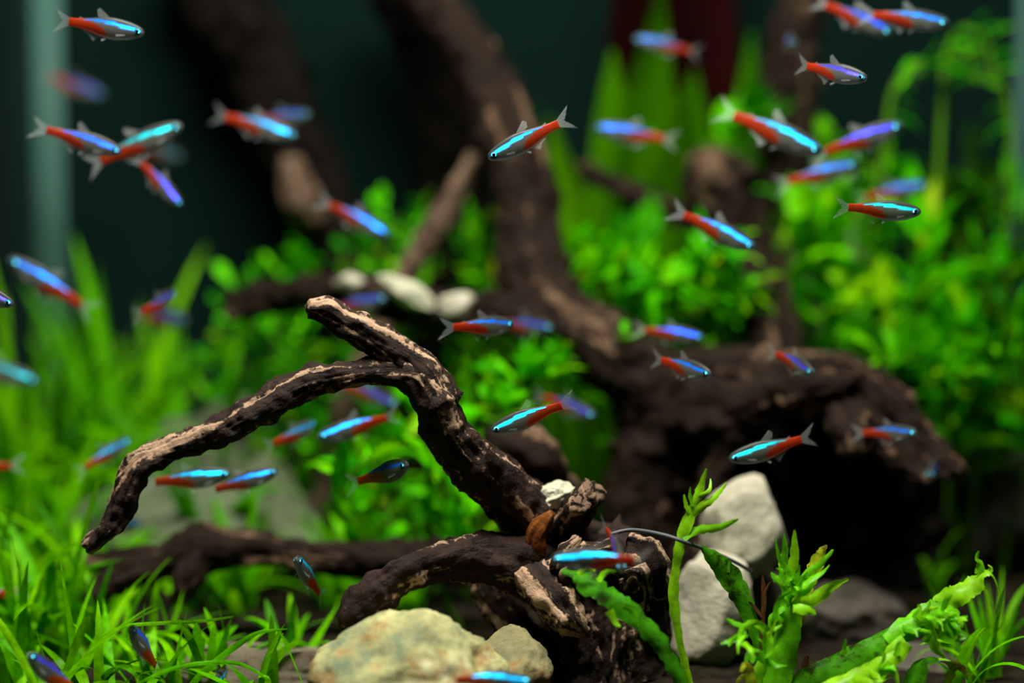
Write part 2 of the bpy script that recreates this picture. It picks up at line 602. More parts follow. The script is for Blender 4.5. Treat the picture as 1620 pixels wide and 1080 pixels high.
# front piece
dw = empty('driftwood', rooted(940, 0.735))
tag(dw, 'dark gnarled driftwood in sharp focus, long arching branch reaching to the far left', 'driftwood')
limb('stump', [(890, 815, .735, 34), (900, 850, .735, 62), (925, 900, .735, 84), (945, 960, .735, 82), (960, 1030, .735, 76), (965, 1075, .735, 84)], M['wood'], dw, 1, 44, 1.35, bare=-.12)
limb('branch', [(905, 900, .735, 40), (862, 842, .73, 46), (810, 790, .72, 45), (758, 742, .712, 41), (712, 692, .705, 37), (688, 638, .70, 34), (660, 598, .70, 28), (605, 588, .70, 21),
                (540, 594, .698, 22), (480, 608, .698, 25), (400, 652, .695, 25), (330, 690, .693, 22), (270, 712, .69, 20), (225, 735, .69, 24),
                (203, 778, .69, 25), (186, 815, .69, 22), (162, 845, .688, 16), (138, 866, .688, 12)], M['wood'], dw, 2, 36, 0.9, bare=.06)
limb('branch', [(700, 640, .70, 34), (665, 582, .70, 26), (620, 552, .70, 27), (575, 525, .70, 27), (540, 505, .70, 24), (512, 491, .70, 21), (489, 489, .698, 14)], M['wood'], dw, 3, 34, 0.9)
limb('branch', [(880, 880, .745, 34), (800, 885, .77, 34), (700, 885, .79, 33), (600, 884, .80, 30), (500, 880, .80, 27), (420, 872, .80, 25), (350, 868, .80, 33),
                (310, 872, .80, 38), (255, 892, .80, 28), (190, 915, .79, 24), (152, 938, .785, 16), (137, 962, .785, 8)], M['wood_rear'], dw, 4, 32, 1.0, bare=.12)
limb('stub', [(318, 868, .795, 24), (304, 905, .79, 24), (290, 935, .788, 18), (286, 952, .787, 12)], M['wood_rear'], dw, 5, 26, 1.2, bare=.1)
limb('stub', [(250, 885, .80, 22), (205, 885, .80, 18), (160, 888, .80, 16), (136, 892, .80, 12)], M['wood_rear'], dw, 6, 26, 1.1, bare=.1)
limb('stub', [(312, 872, .80, 20), (316, 852, .80, 13), (318, 842, .80, 7)], M['wood_rear'], dw, 7, 20, 0.8)
limb('branch', [(870, 900, .725, 38), (815, 893, .715, 42), (760, 885, .71, 40), (700, 887, .70, 33), (650, 902, .69, 29), (612, 926, .688, 31), (578, 952, .686, 29), (556, 982, .685, 20), (567, 1004, .684, 9)], M['wood'], dw, 8, 34, 1.0, bare=-.02)
limb('cut_stub', [(885, 850, .73, 30), (905, 818, .722, 26), (925, 792, .716, 25), (940, 776, .712, 23)], M['wood'], dw, 9, 28, 0.6)
limb('cut_stub', [(890, 835, .725, 22), (905, 812, .71, 18), (918, 798, .70, 17)], M['wood'], dw, 10, 24, 0.5, bare=.05)
limb('root', [(760, 905, .74, 22), (775, 945, .74, 27), (815, 990, .735, 26), (850, 1035, .73, 30), (870, 1085, .73, 30)], M['wood'], dw, 11, 28, 1.3, bare=.08)
limb('splinter', [(850, 915, .71, 40), (880, 950, .70, 36), (905, 978, .695, 26), (925, 1000, .694, 12)], M['wood'], dw, 12, 30, 1.5, bare=.3)
limb('splinter', [(850, 880, .715, 14), (845, 850, .712, 17), (858, 828, .712, 13), (874, 812, .712, 8)], M['wood_orange'], dw, 13, 20, 0.7)
limb('splinter', [(900, 930, .70, 14), (908, 900, .694, 17), (935, 872, .694, 14), (975, 862, .697, 8)], M['wood'], dw, 17, 22, 1.4, bare=.12)
limb('splinter', [(880, 905, .705, 13), (890, 875, .70, 12), (915, 850, .70, 9)], M['wood'], dw, 18, 20, 1.3, bare=.2)
limb('splinter', [(990, 925, .70, 12), (1010, 905, .695, 14), (1024, 930, .696, 12), (1022, 960, .70, 7)], M['wood'], dw, 19, 20, 1.6, bare=.15)
limb('splinter', [(1000, 870, .705, 20), (1030, 880, .70, 22), (1042, 915, .70, 17), (1040, 945, .705, 8)], M['wood'], dw, 20, 22, 1.5, bare=.05)
limb('root', [(950, 870, .73, 46), (1000, 900, .725, 40), (1030, 945, .73, 28), (1040, 1000, .735, 24), (1035, 1080, .735, 26)], M['wood'], dw, 14, 30, 1.5, bare=-.06)
limb('root', [(920, 980, .72, 40), (935, 1040, .72, 34), (930, 1095, .72, 34)], M['wood'], dw, 15, 28, 1.4, bare=-.12)
limb('root', [(985, 985, .72, 22), (972, 1050, .718, 15), (968, 1090, .718, 14)], M['wood'], dw, 16, 22, 1.2, bare=.12)

# rear piece
rw = empty('driftwood', rooted(1040, 0.85))
tag(rw, 'thick brown driftwood trunk curving up to the top edge behind the sharp branch', 'driftwood')
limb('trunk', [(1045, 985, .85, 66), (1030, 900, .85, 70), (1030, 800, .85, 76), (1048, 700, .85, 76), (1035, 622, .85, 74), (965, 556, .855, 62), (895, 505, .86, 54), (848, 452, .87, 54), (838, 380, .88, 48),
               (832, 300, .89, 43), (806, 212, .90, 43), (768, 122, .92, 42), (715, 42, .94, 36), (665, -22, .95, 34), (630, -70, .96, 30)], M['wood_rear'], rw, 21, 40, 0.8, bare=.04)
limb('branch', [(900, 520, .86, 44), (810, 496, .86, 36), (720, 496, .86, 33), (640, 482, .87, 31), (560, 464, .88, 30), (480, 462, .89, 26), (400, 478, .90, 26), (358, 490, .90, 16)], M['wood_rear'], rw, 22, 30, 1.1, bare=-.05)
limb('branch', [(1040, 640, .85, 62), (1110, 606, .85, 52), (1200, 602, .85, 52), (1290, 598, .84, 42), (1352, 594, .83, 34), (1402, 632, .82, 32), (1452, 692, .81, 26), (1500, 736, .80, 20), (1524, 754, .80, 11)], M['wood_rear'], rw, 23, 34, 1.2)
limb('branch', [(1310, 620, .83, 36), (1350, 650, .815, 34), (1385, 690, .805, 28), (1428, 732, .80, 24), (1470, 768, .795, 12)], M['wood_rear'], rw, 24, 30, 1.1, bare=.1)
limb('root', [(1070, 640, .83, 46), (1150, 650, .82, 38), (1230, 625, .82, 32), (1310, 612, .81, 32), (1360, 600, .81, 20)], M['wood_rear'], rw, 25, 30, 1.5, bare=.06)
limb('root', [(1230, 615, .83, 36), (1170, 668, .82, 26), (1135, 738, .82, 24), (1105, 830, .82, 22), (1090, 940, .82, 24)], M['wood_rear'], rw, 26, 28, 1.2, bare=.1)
limb('root', [(1290, 610, .84, 48), (1300, 690, .84, 46), (1280, 780, .86, 44), (1260, 900, .88, 50)], M['wood_dark_shade'], rw, 27, 28, 1.3)  # dark roots from here on fill the hollow's deep shade and block the lamp
limb('root', [(1330, 640, .87, 50), (1400, 720, .88, 48), (1440, 800, .89, 46), (1450, 930, .90, 50)], M['wood_dark_shade'], rw, 28, 28, 1.3)
limb('root', [(1120, 620, .88, 60), (1180, 700, .89, 60), (1190, 800, .90, 60), (1180, 930, .90, 60)], M['wood_dark_shade'], rw, 29, 28, 1.0)
limb('root', [(1370, 640, .92, 80), (1350, 740, .93, 95), (1345, 850, .94, 100), (1345, 960, .95, 100)], M['wood_dark_shade'], rw, 34, 30, 1.0)  # added root mass, coloured dark to stand in for the hollow's black shade
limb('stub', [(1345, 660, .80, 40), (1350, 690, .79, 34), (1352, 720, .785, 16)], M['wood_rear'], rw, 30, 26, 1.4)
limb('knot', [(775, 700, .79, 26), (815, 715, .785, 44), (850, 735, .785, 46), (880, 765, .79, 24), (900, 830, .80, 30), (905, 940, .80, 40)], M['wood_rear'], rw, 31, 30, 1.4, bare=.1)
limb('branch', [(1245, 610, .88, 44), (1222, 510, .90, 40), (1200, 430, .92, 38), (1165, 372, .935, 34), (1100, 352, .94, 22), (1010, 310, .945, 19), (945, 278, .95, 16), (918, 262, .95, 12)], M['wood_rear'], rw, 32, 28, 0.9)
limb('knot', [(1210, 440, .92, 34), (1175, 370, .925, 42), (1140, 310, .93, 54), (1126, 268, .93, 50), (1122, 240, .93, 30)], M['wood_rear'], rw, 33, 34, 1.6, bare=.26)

w3 = empty('driftwood', rooted(1235, 0.97))
tag(w3, 'upright weathered trunk with a pale knobbly top near the upper right, fish dot in front', 'driftwood')
limb('trunk', [(1215, 900, .97, 38), (1212, 600, .97, 34), (1215, 420, .97, 34), (1232, 290, .97, 36), (1246, 190, .97, 42), (1248, 140, .97, 42), (1254, 80, .97, 36), (1258, 40, .97, 40), (1280, -20, .975, 24), (1290, -90, .98, 22)], M['wood_rear'], w3, 41, 32, 1.1, bare=.16)

w4 = empty('driftwood', rooted(690, 0.93))
tag(w4, 'slim pale tan branch leaning between the ferns behind the trunk', 'driftwood')
limb('branch', [(470, 925, .93, 16), (495, 820, .93, 16), (525, 700, .93, 16), (560, 600, .93, 16), (610, 500, .93, 17), (650, 420, .93, 18), (690, 358, .93, 20), (722, 308, .93, 19), (740, 268, .93, 16), (748, 244, .93, 11)], M['wood_pale'], w4, 51, 24, 0.8)

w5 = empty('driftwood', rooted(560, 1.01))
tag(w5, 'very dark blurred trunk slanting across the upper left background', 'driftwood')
limb('trunk', [(300, -100, 1.03, 66), (345, -10, 1.03, 66), (420, 120, 1.02, 62), (468, 230, 1.015, 56), (512, 320, 1.01, 48), (560, 430, 1.0, 44), (590, 600, 1.0, 44), (600, 890, 1.0, 46)], M['wood_dark_shade'], w5, 61, 28, 0.9)
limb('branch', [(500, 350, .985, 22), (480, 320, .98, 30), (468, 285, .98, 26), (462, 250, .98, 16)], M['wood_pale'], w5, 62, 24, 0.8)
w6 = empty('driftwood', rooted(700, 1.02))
tag(w6, 'blackish added trunk standing in for the shadow right behind the curved brown trunk', 'driftwood')
limb('trunk', [(610, -100, 1.0, 56), (655, 0, 1.0, 58), (700, 110, 1.0, 62), (722, 220, 1.0, 62), (718, 330, 1.0, 58), (700, 450, 1.0, 58), (690, 600, 1.0, 60), (690, 890, 1.0, 64)], M['wood_dark_shade'], w6, 71, 28, 0.7, bare=-.2)  # added trunk; its near-black colour stands in for shadow beside the rear trunk


# ------------------------------------------------------------------ stones
def stone(px, py, d, rx, ry, rz, rot, mat, seed, label, cat='stone', cuts=7, name='stone', lump=0.16, fine=0.035):
    """rx, ry, rz: half sizes in px (across, up, depth)"""
    bm = bmesh.new()
    bmesh.ops.create_icosphere(bm, subdivisions=5, radius=1.0)
    rnd = random.Random(seed)
    planes = []
    for _ in range(cuts):
        n = Vector((rnd.uniform(-1, 1), rnd.uniform(-1, .6), rnd.uniform(-1, 1))).normalized()
        planes.append((n, rnd.uniform(0.62, 0.86)))
    off = Vector((seed * 3.3, seed * 1.9, 0))
    for v in bm.verts:
        p = v.co.copy()
        for n, h in planes:
            e = p.dot(n) - h
            if e > 0:
                p -= n * e * 0.88
        f = 1 + lump * noise.fractal(p * 1.4 + off, 1.0, 2.0, 3) + fine * noise.fractal(p * 6 + off, 0.8, 2.0, 4)
        v.co = p * f
    k = d / FPX
    mtx = Matrix.Rotation(rot, 4, 'Y')
    for v in bm.verts:
        v.co = mtx @ Vector((v.co.x * rx * k, v.co.y * rz * k, v.co.z * ry * k))
    me = bpy.data.meshes.new(name)
    bm.to_mesh(me)
    bm.free()
    me.polygons.foreach_set('use_smooth', [True] * len(me.polygons))
    o = link(name, me, mat)
    o.location = at(px, py, d)
    return tag(o, label, cat)


stone(648, 1080, .668, 165, 112, 110, radians(-8), M['rock'], 3, 'large mottled grey-green rock with rusty patches at the bottom edge below the branch tip', cuts=9)
stone(795, 1082, .69, 75, 88, 80, radians(20), M['rock_ochre'], 8, 'smaller brownish rock tucked between the mottled rock and the stump')
stone(1180, 835, .775, 72, 84, 70, radians(18), M['rock_pale'], 5, 'pale egg-shaped stone standing upright behind the feathery fern leaf', cuts=5, lump=.08, fine=.012)
stone(1115, 965, .755, 76, 110, 70, radians(12), M['rock_pale'], 11, 'tall pale stone in half shade beside the stump, below the egg-shaped one', cuts=6, lump=.1, fine=.015)
stone(1345, 1000, .82, 110, 85, 90, radians(25), M['rock_brown_shaded'], 13, 'dim brown boulder in the shade between the two front fern clumps')
stone(1440, 1065, .76, 90, 45, 70, 0, M['rock_brown_shaded'], 14, 'low grey-brown stone under the long right fern leaf')
stone(1600, 815, .93, 60, 115, 60, radians(20), M['rock_brown_shaded'], 15, 'dim brown stone at the right edge beside the sealant strip')
stone(445, 1062, .735, 165, 48, 90, radians(3), M['rock_slab'], 17, 'flat brown slab at the bottom edge among grass blades', cuts=8)
stone(340, 775, .95, 125, 150, 70, radians(-4), M['rock_grey'], 19, 'blurred grey-green stone behind the arching branch')
stone(265, 850, .90, 190, 105, 90, radians(4), M['rock_grey'], 21, 'wide blurred grey-green slab between arching branch and lower branch', cuts=8)
stone(420, 845, .90, 95, 115, 80, radians(8), M['rock_grey'], 22, 'rounded grey-green stone behind the pair of tetras under the arch')
stone(645, 462, .855, 52, 20, 24, radians(24), M['rock_white'], 23, 'bright cream elongated stone lying on the rear horizontal branch', cuts=4)
stone(720, 482, .855, 30, 22, 22, radians(-10), M['rock_pale'], 24, 'small grey stone on the rear branch next to the cream one', cuts=5)
stone(556, 447, .875, 26, 16, 20, 0, M['rock_pale'], 25, 'tiny grey stone on the rear branch to the left of the cream one', cuts=5)
stone(868, 790, .722, 42, 24, 22, radians(-22), M['rock_white'], 26, 'white lump wedged behind the sawn stubs of the stump', cuts=3, lump=.3)
stone(822, 850, .742, 26, 52, 24, radians(24), M['rock_pale'], 27, 'pale sandy stone wedged between arching branch and stump', cuts=5)
stone(1232, 580, 1.0, 52, 300, 44, radians(2), M['rock_pale'], 28, 'tall pale blurred stone among the leaves beside the knobbly trunk top', cuts=6)
stone(1338, 570, 1.0, 46, 310, 40, radians(-2), M['rock_pale'], 29, 'tall pale blurred stone just behind the sharp teal-striped tetra', cuts=6)
stone(1215, 985, .80, 70, 85, 60, radians(5), M['rock_brown_shaded'], 30, 'dim dark stone propping up the pale egg-shaped one', cuts=6)  # prop stone kept dim, its colour standing in for the dark gap there

# wire tied round the stump
def tube(name, P3, r, mat, parent=None, segs=8, off=Vector((0, 0, 0)), taper=1.0):
    vs, fs = [], []
    n = len(P3)
    for i, c in enumerate(P3):
        t = (P3[min(i + 1, n - 1)] - P3[max(i - 1, 0)]).normalized()
        u = t.cross(Vector((0.2, 0.9, 0.4))).normalized()
        w = t.cross(u)
        rr = r * (1 + (taper - 1) * i / (n - 1))
        for j in range(segs):
            a = 2 * pi * j / segs
            vs.append(c - off + (u * cos(a) + w * sin(a)) * rr)
    for i in range(n - 1):
        for j in range(segs):
            j2 = (j + 1) % segs
            fs.append((i * segs + j, i * segs + j2, (i + 1) * segs + j2, (i + 1) * segs + j))
    fs.append(tuple(range(segs))[::-1])
    fs.append(tuple((n - 1) * segs + j for j in range(segs)))
    return link(name, mesh(name, vs, fs), mat, parent)


wp = [at(*p) for p in [(965, 845, .70), (1000, 838, .70), (1050, 846, .69), (1090, 860, .69), (1130, 874, .715), (1165, 890, .725), (1190, 905, .735)]]
wp = [Vector(q) for q in catmull([tuple(p) for p in wp], 8)]
tag(tube('wire', wp, 0.0007, M['wire']), 'thin grey wire running from the stump over the pale stones', 'wire')

# ------------------------------------------------------------------ leaf shapes
def leaf_mesh(name, width, bend, prof, nseg=12, fold=0.25, wave=0.0, twist=0.0, seed=0, serr=0.0):
    """unit leaf: starts at the origin along +Z, bends towards +X"""
    rnd = random.Random(seed)
    vs, fs = [], []
    p = Vector((0, 0, 0))
    ph = rnd.uniform(0, 6)
    for i in range(nseg + 1):
        t = i / nseg
        a = bend * t ** 1.3
        tg = Vector((sin(a), 0, cos(a)))
        nr = Vector((cos(a), 0, -sin(a)))
        if i:
            p = p + tg / nseg
        w = width * 0.5 * prof(t)
        s = Vector((0, 1, 0))
        tw = twist * t
        sd = s * cos(tw) + nr * sin(tw)
        nn = nr * cos(tw) - s * sin(tw)
        wv = wave * width * sin(t * 14 + ph)
        for k in (-1, -0.5, 0, 0.5, 1):
            ww = w * (1 + serr * rnd.uniform(-1, 1)) if abs(k) == 1 else w
            vs.append(p + sd * ww * k + nn * (-abs(k) * fold * w * -1 + wv * k))
    for i in range(nseg):
        for k in range(4):
            a = i * 5 + k
            fs.append((a, a + 1, a + 6, a + 5))
    return mesh(name, vs, fs)


def prof_blade(t):
    return (0.75 + 0.25 * sin(pi * min(1, t * 1.4 + .1))) * (1 - max(0, t - 0.75) / 0.25) ** 0.6 if t < 1 else 0.02


def prof_lance(t):
    return max(0.04, sin(pi * min(1.0, 0.06 + 0.94 * t)) ** 0.75 * (1.15 - 0.3 * t))


def prof_spoon(t):
    return 0.16 + 0.84 * sstep(0.25, 0.62, t) * (1 - max(0, t - 0.72) / 0.28) ** 0.5 if t < 1 else 0.05


def frill_mesh(name, seed, bend):
    """leaf that divides into forked finger tips"""
    rnd = random.Random(seed)
    base = leaf_mesh(name, 0.2, bend, prof_lance, 10, 0.2, 0.1, 0.2, seed, 0.25)
    vs = [v.co.copy() for v in base.vertices]
    fs = [tuple(f.vertices) for f in base.polygons]
    bpy.data.meshes.remove(base)
    for k in range(7):
        row = rnd.choice([4, 5, 6, 7, 8, 9])
        side = 0 if k % 2 else 4
        root = vs[row * 5 + (0 if side == 0 else 4)]
        mid = vs[row * 5 + 2]
        tg = (vs[min(row + 1, 10) * 5 + 2] - vs[row * 5 + 2]).normalized()
        out = (root - mid).normalized()
        L = rnd.uniform(0.16, 0.3)
        d0 = (tg * rnd.uniform(0.5, 1) + out * rnd.uniform(0.5, 1)).normalized()
        d1 = (d0 + Vector((rnd.uniform(-.6, .6), rnd.uniform(-.6, .6), rnd.uniform(-.6, .3)))).normalized()
        sd = d0.cross(Vector((rnd.uniform(-.3, .3) + 1, 0.2, 0.3))).normalized()
        w = rnd.uniform(0.022, 0.04)
        c = len(vs)
        p = mid.lerp(root, 0.7)
        for i in range(5):
            t = i / 4
            ww = w * (1 - 0.75 * t)
            vs += [p + sd * ww, p - sd * ww]
            p = p + (d0.lerp(d1, t)) * L / 4
        for i in range(4):
            fs.append((c + 2 * i, c + 2 * i + 1, c + 2 * i + 3, c + 2 * i + 2))
    return mesh(name, vs, fs)


LEAF = {
    'grass': [leaf_mesh('grass_blade', 0.040, b, prof_blade, 12, 0.3, 0, tw, i) for i, (b, tw) in enumerate([(0.25, .4), (0.5, -.5), (0.8, .9), (1.2, -.3), (1.7, .6), (0.12, 1.2), (2.2, -.4)])],
    'lance': [leaf_mesh('lance_leaf', 0.24, b, prof_lance, 10, 0.3, 0.12, tw, 20 + i, 0.06) for i, (b, tw) in enumerate([(0.3, .2), (0.7, -.5), (1.1, .5), (1.5, -.2), (-0.3, .4)])],
    'spoon': [leaf_mesh('spoon_leaf', 0.34, b, prof_spoon, 10, 0.25, 0.1, tw, 40 + i, 0.08) for i, (b, tw) in enumerate([(0.3, .3), (0.8, -.5), (1.3, .4), (-.4, .2)])],
    'frill': [frill_mesh('frilled_leaf', 60 + i, b) for i, b in enumerate([0.2, 0.6, 1.0, 1.4, -0.4, 0.9])],
    'sword': [leaf_mesh('sword_leaf', 0.2, b, prof_lance, 12, 0.2, 0.05, tw, 80 + i) for i, (b, tw) in enumerate([(0.15, .2), (0.35, -.3), (0.6, .3)])],
}
LMAT = {'grass': 'grass', 'lance': 'bush', 'spoon': 'bush', 'frill': 'fern', 'sword': 'sword'}
_lm = {}


def leaf_obj(kind, mat, parent, loc, az, tilt, length, rnd, roll=0.0, name='leaf', wide=1.0):
    """shared mesh per kind and material"""
    i = rnd.randrange(len(LEAF[kind]))
    key = (kind, i, mat)
    if key not in _lm:
        me = LEAF[kind][i].copy()
        me.materials.clear()
        me.materials.append(M[mat])
        _lm[key] = me
    o = bpy.data.objects.new(name, _lm[key])
    C.objects.link(o)
    o.parent = parent
    mtx = Matrix.Translation(loc - parent.location) @ Matrix.Rotation(az, 4, 'Z') @ Matrix.Rotation(tilt, 4, 'Y') @ Matrix.Rotation(roll, 4, 'Z') @ Matrix.Diagonal((length, length * wide, length, 1))
    o.matrix_local = mtx
    return o


RND = random.Random(11)


def tuft(px, d, n, lmin, lmax, label, group=None, mat='grass', name='grass_tuft', tiltmax=0.6, wide=1.0, cat='grass', lean=None, kind='grass', zoff=0.0):
    base = rooted(px, d)
    base.z += zoff - 0.001
    e = empty(name, base)
    tag(e, label, cat, group)
    for k in range(n):
        az = RND.uniform(0, 2 * pi)
        tl = RND.uniform(0.02, tiltmax)
        if lean is not None and RND.random() < 0.6:
            az = lean + RND.uniform(-.7, .7)
        L = RND.uniform(lmin, lmax)
        off = Vector((RND.uniform(-1, 1), RND.uniform(-1, 1), 0)) * 0.004
        leaf_obj(kind, mat, e, base + off, az, tl, L, RND, RND.uniform(-.5, .5), 'leaf', wide * RND.uniform(.8, 1.25) * 0.09 / L if kind == 'grass' else wide)
    return e


def stem_plant(px, d, top, n, lpx, kind, mat, label, group=None, name='stem_plant', lo=0.15, up=0.6, cat='plant', sway=0.012, spread=0.004):
    """stem from the substrate below (px, d) to the photo point top=(x, y), leaves all along it"""
    base = rooted(px, d)
    tp = at(top[0], top[1], d + RND.uniform(-.02, .02))
    e = empty(name, base)
    tag(e, label, cat, group)
    m1 = base.lerp(tp, 0.4) + Vector((RND.uniform(-sway, sway), RND.uniform(-sway, sway), 0))
    m2 = base.lerp(tp, 0.75) + Vector((RND.uniform(-sway, sway), RND.uniform(-sway, sway), 0))
    P = [Vector(q) for q in catmull([tuple(base), tuple(m1), tuple(m2), tuple(tp)], 8)]
    tube('stem', P, 0.0013, M['stem'], e, 6, base, 0.5)
    for k in range(n):
        t = lo + (1 - lo) * (k + RND.random()) / n
        i = min(len(P) - 2, int(t * (len(P) - 1)))
        p = P[i].lerp(P[i + 1], t * (len(P) - 1) - i)
        p = p + Vector((RND.uniform(-spread, spread), RND.uniform(-spread, spread), 0))
        az = k * 2.4 + RND.uniform(-.4, .4)
        L = px2m(RND.uniform(*lpx), d)
        leaf_obj(kind, mat, e, p, az, RND.uniform(up - .35, up + .45) * (1 - .4 * t), L, RND, RND.uniform(-.4, .4))
    return e


def clump(px, py, d, n, lpx, kind, mat, label, group=None, name='fern_clump', cat='fern', el=(-.2, 1.5), rad=0.008, stem=True):
    """leaves radiating from a creeping rootstock fixed on wood or stone"""
    base = at(px, py, d)
    e = empty(name, base)
    tag(e, label, cat, group)
    P = [base + Vector((x, 0.002 * sin(x * 500), 0.0015 * sin(x * 300))) for x in [(-1 + i * .25) * rad for i in range(9)]]
    tube('rootstock', P, 0.0018, M['stem'], e, 6, base, 0.8)
    if stem:
        g = rooted(px, d + .015)
        Q = [Vector(q) for q in catmull([tuple(g), tuple(g.lerp(base, .5) + Vector((.003, .004, 0))), tuple(base)], 6)]
        tube('stem', Q, 0.0012, M['stem'], e, 6, base, 0.8)
    for k in range(n):
        az = RND.uniform(0, 2 * pi)
        tilt = RND.uniform(*el)
        off = Vector((RND.uniform(-1, 1) * rad, RND.uniform(-.5, .5) * rad, 0))
        leaf_obj(kind, mat, e, base + off, az, tilt, px2m(RND.uniform(*lpx), d), RND, RND.uniform(-.5, .5))
    return e


# ---- grass on the left
def pick(px, table):
    for lim, lab in table:
        if px < lim:
            return lab


for i in range(26):
    d = RND.uniform(.88, 1.03)
    px = -40 + 500 * (i + RND.random()) / 26
    hmax = 0.165 - 0.085 * sstep(220, 420, px)
    lab = pick(px, [(70, 'tall blurred yellow-green grass tuft left of the pale corner strip'), (170, 'tall blurred yellow-green grass tuft just right of the pale corner strip'),
                    (280, 'tall blurred grass tuft under the diving violet tetra'), (999, 'blurred grass tuft between the violet tetra and the bushy plants')])
    tuft(px, d, 7, hmax * .45, hmax, lab, 'tall blurred grass at the back left', wide=2.3, tiltmax=.5)
for i in range(18):
    d = RND.uniform(.74, .86)
    px = RND.uniform(-60, 130) if d < .80 else RND.uniform(-60, 330)
    lab = pick(px, [(30, 'mid-height grass tuft at the left edge beside the orange tail ends'), (130, 'mid-height grass tuft left of the drooping branch tip'), (999, 'mid-height grass tuft behind the drooping branch tip')])
    tuft(px, d, 8, .035, .085 - .03 * sstep(60, 250, px), lab, 'mid-height grass around the drooping branch tip', tiltmax=.7, wide=1.5)
for i in range(20):
    d = RND.uniform(.67, .75)
    px = -30 + 540 * (i + RND.random()) / 20
    lab = pick(px, [(100, 'sharp green grass tuft in the bottom left corner around the violet-backed tetra'), (220, 'sharp green grass tuft left of the pale blue-headed tetra'),
                    (330, 'sharp green grass tuft right of the pale blue-headed tetra'), (999, 'low green grass tuft beside the flat brown slab')])
    tuft(px, d, 6, .025, .066 - .036 * sstep(60, 330, px), lab, 'sharp grass along the bottom left', tiltmax=1.0, wide=1.2)
for i in range(16):
    d = RND.uniform(.82, .93)
    px = RND.uniform(330, 760)
    lab = pick(px, [(470, 'green grass tuft beneath the cyan and azure pair under the arching branch'), (999, 'green grass tuft behind the lower branch, right of the close pair')])
    tuft(px, d, 8, .02, .06, lab, 'grass under the arching branch', tiltmax=.7, wide=1.5)
for px, d, h in [(1545, .70, .04), (1570, .71, .036), (1520, .74, .04), (1600, .72, .04), (1590, .76, .04), (1490, .86, .04)]:
    tuft(px, d, 7, h * .6, h, 'small grass tuft in the bottom right corner beyond the twisted fern tip', 'grass in the bottom right corner', tiltmax=.35, wide=.8)

# ---- olive ribbon plants in the right background
ORD = ['first', 'second', 'third', 'fourth', 'fifth', 'sixth', 'seventh', 'eighth', 'ninth', 'tenth', 'eleventh', 'twelfth', 'thirteenth']
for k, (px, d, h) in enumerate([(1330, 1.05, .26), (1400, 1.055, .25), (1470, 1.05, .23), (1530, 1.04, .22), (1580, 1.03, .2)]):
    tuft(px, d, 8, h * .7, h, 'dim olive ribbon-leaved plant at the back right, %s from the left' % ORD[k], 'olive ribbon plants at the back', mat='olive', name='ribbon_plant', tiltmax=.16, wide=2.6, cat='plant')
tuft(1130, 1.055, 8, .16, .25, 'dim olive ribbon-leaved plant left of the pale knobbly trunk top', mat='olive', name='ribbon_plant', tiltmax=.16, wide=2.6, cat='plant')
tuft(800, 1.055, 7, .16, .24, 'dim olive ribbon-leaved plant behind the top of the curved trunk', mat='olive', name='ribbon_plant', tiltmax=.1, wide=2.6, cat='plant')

# ---- broad sword plant and red plant far back
def broad(px, py, d, specs, mat, label, name):
    base = at(px, py, d)
    base.z = rooted(px, d).z
    e = empty(name, base)
    tag(e, label, 'plant')
    for az, tl, L, w in specs:
        leaf_obj('sword', mat, e, base + Vector((RND.uniform(-.004, .004), 0, 0)), az, tl, L, RND, (-1.5708 if cos(az) > 0 else 1.5708) + RND.uniform(-.25, .25), 'leaf', w)


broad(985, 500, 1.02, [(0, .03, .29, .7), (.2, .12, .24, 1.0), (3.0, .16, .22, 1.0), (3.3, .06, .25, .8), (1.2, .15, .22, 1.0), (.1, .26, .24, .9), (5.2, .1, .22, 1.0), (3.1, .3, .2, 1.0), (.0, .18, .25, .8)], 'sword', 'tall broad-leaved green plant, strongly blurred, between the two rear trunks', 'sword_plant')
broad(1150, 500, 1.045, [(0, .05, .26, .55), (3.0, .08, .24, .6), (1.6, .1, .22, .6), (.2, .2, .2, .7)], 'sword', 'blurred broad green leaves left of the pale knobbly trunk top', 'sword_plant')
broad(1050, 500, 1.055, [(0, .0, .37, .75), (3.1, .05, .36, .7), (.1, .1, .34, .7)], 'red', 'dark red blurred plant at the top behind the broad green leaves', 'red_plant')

# ---- bushy ferns left of the rear trunk
i = 0
for px, d, ty in [(390, .97, 460), (440, .95, 430), (500, .96, 420), (560, .97, 400), (620, .96, 345), (670, .97, 370), (730, .96, 360), (770, .955, 365), (410, .91, 500), (470, .92, 510), (540, .935, 460), (600, .94, 450), (760, .93, 430)]:
    i += 1
    stem_plant(px, d, (px + RND.uniform(-15, 15), ty), 24, (45, 75), 'spoon' if i % 3 else 'frill', 'fern',
               'bushy green plant behind the arching branch, %s from left in the %s row' % ((ORD[i - 1], 'taller') if i < 9 else (ORD[i - 9], 'lower')), 'bushy plants behind the arching branch', lo=.35, up=.75, spread=.007)
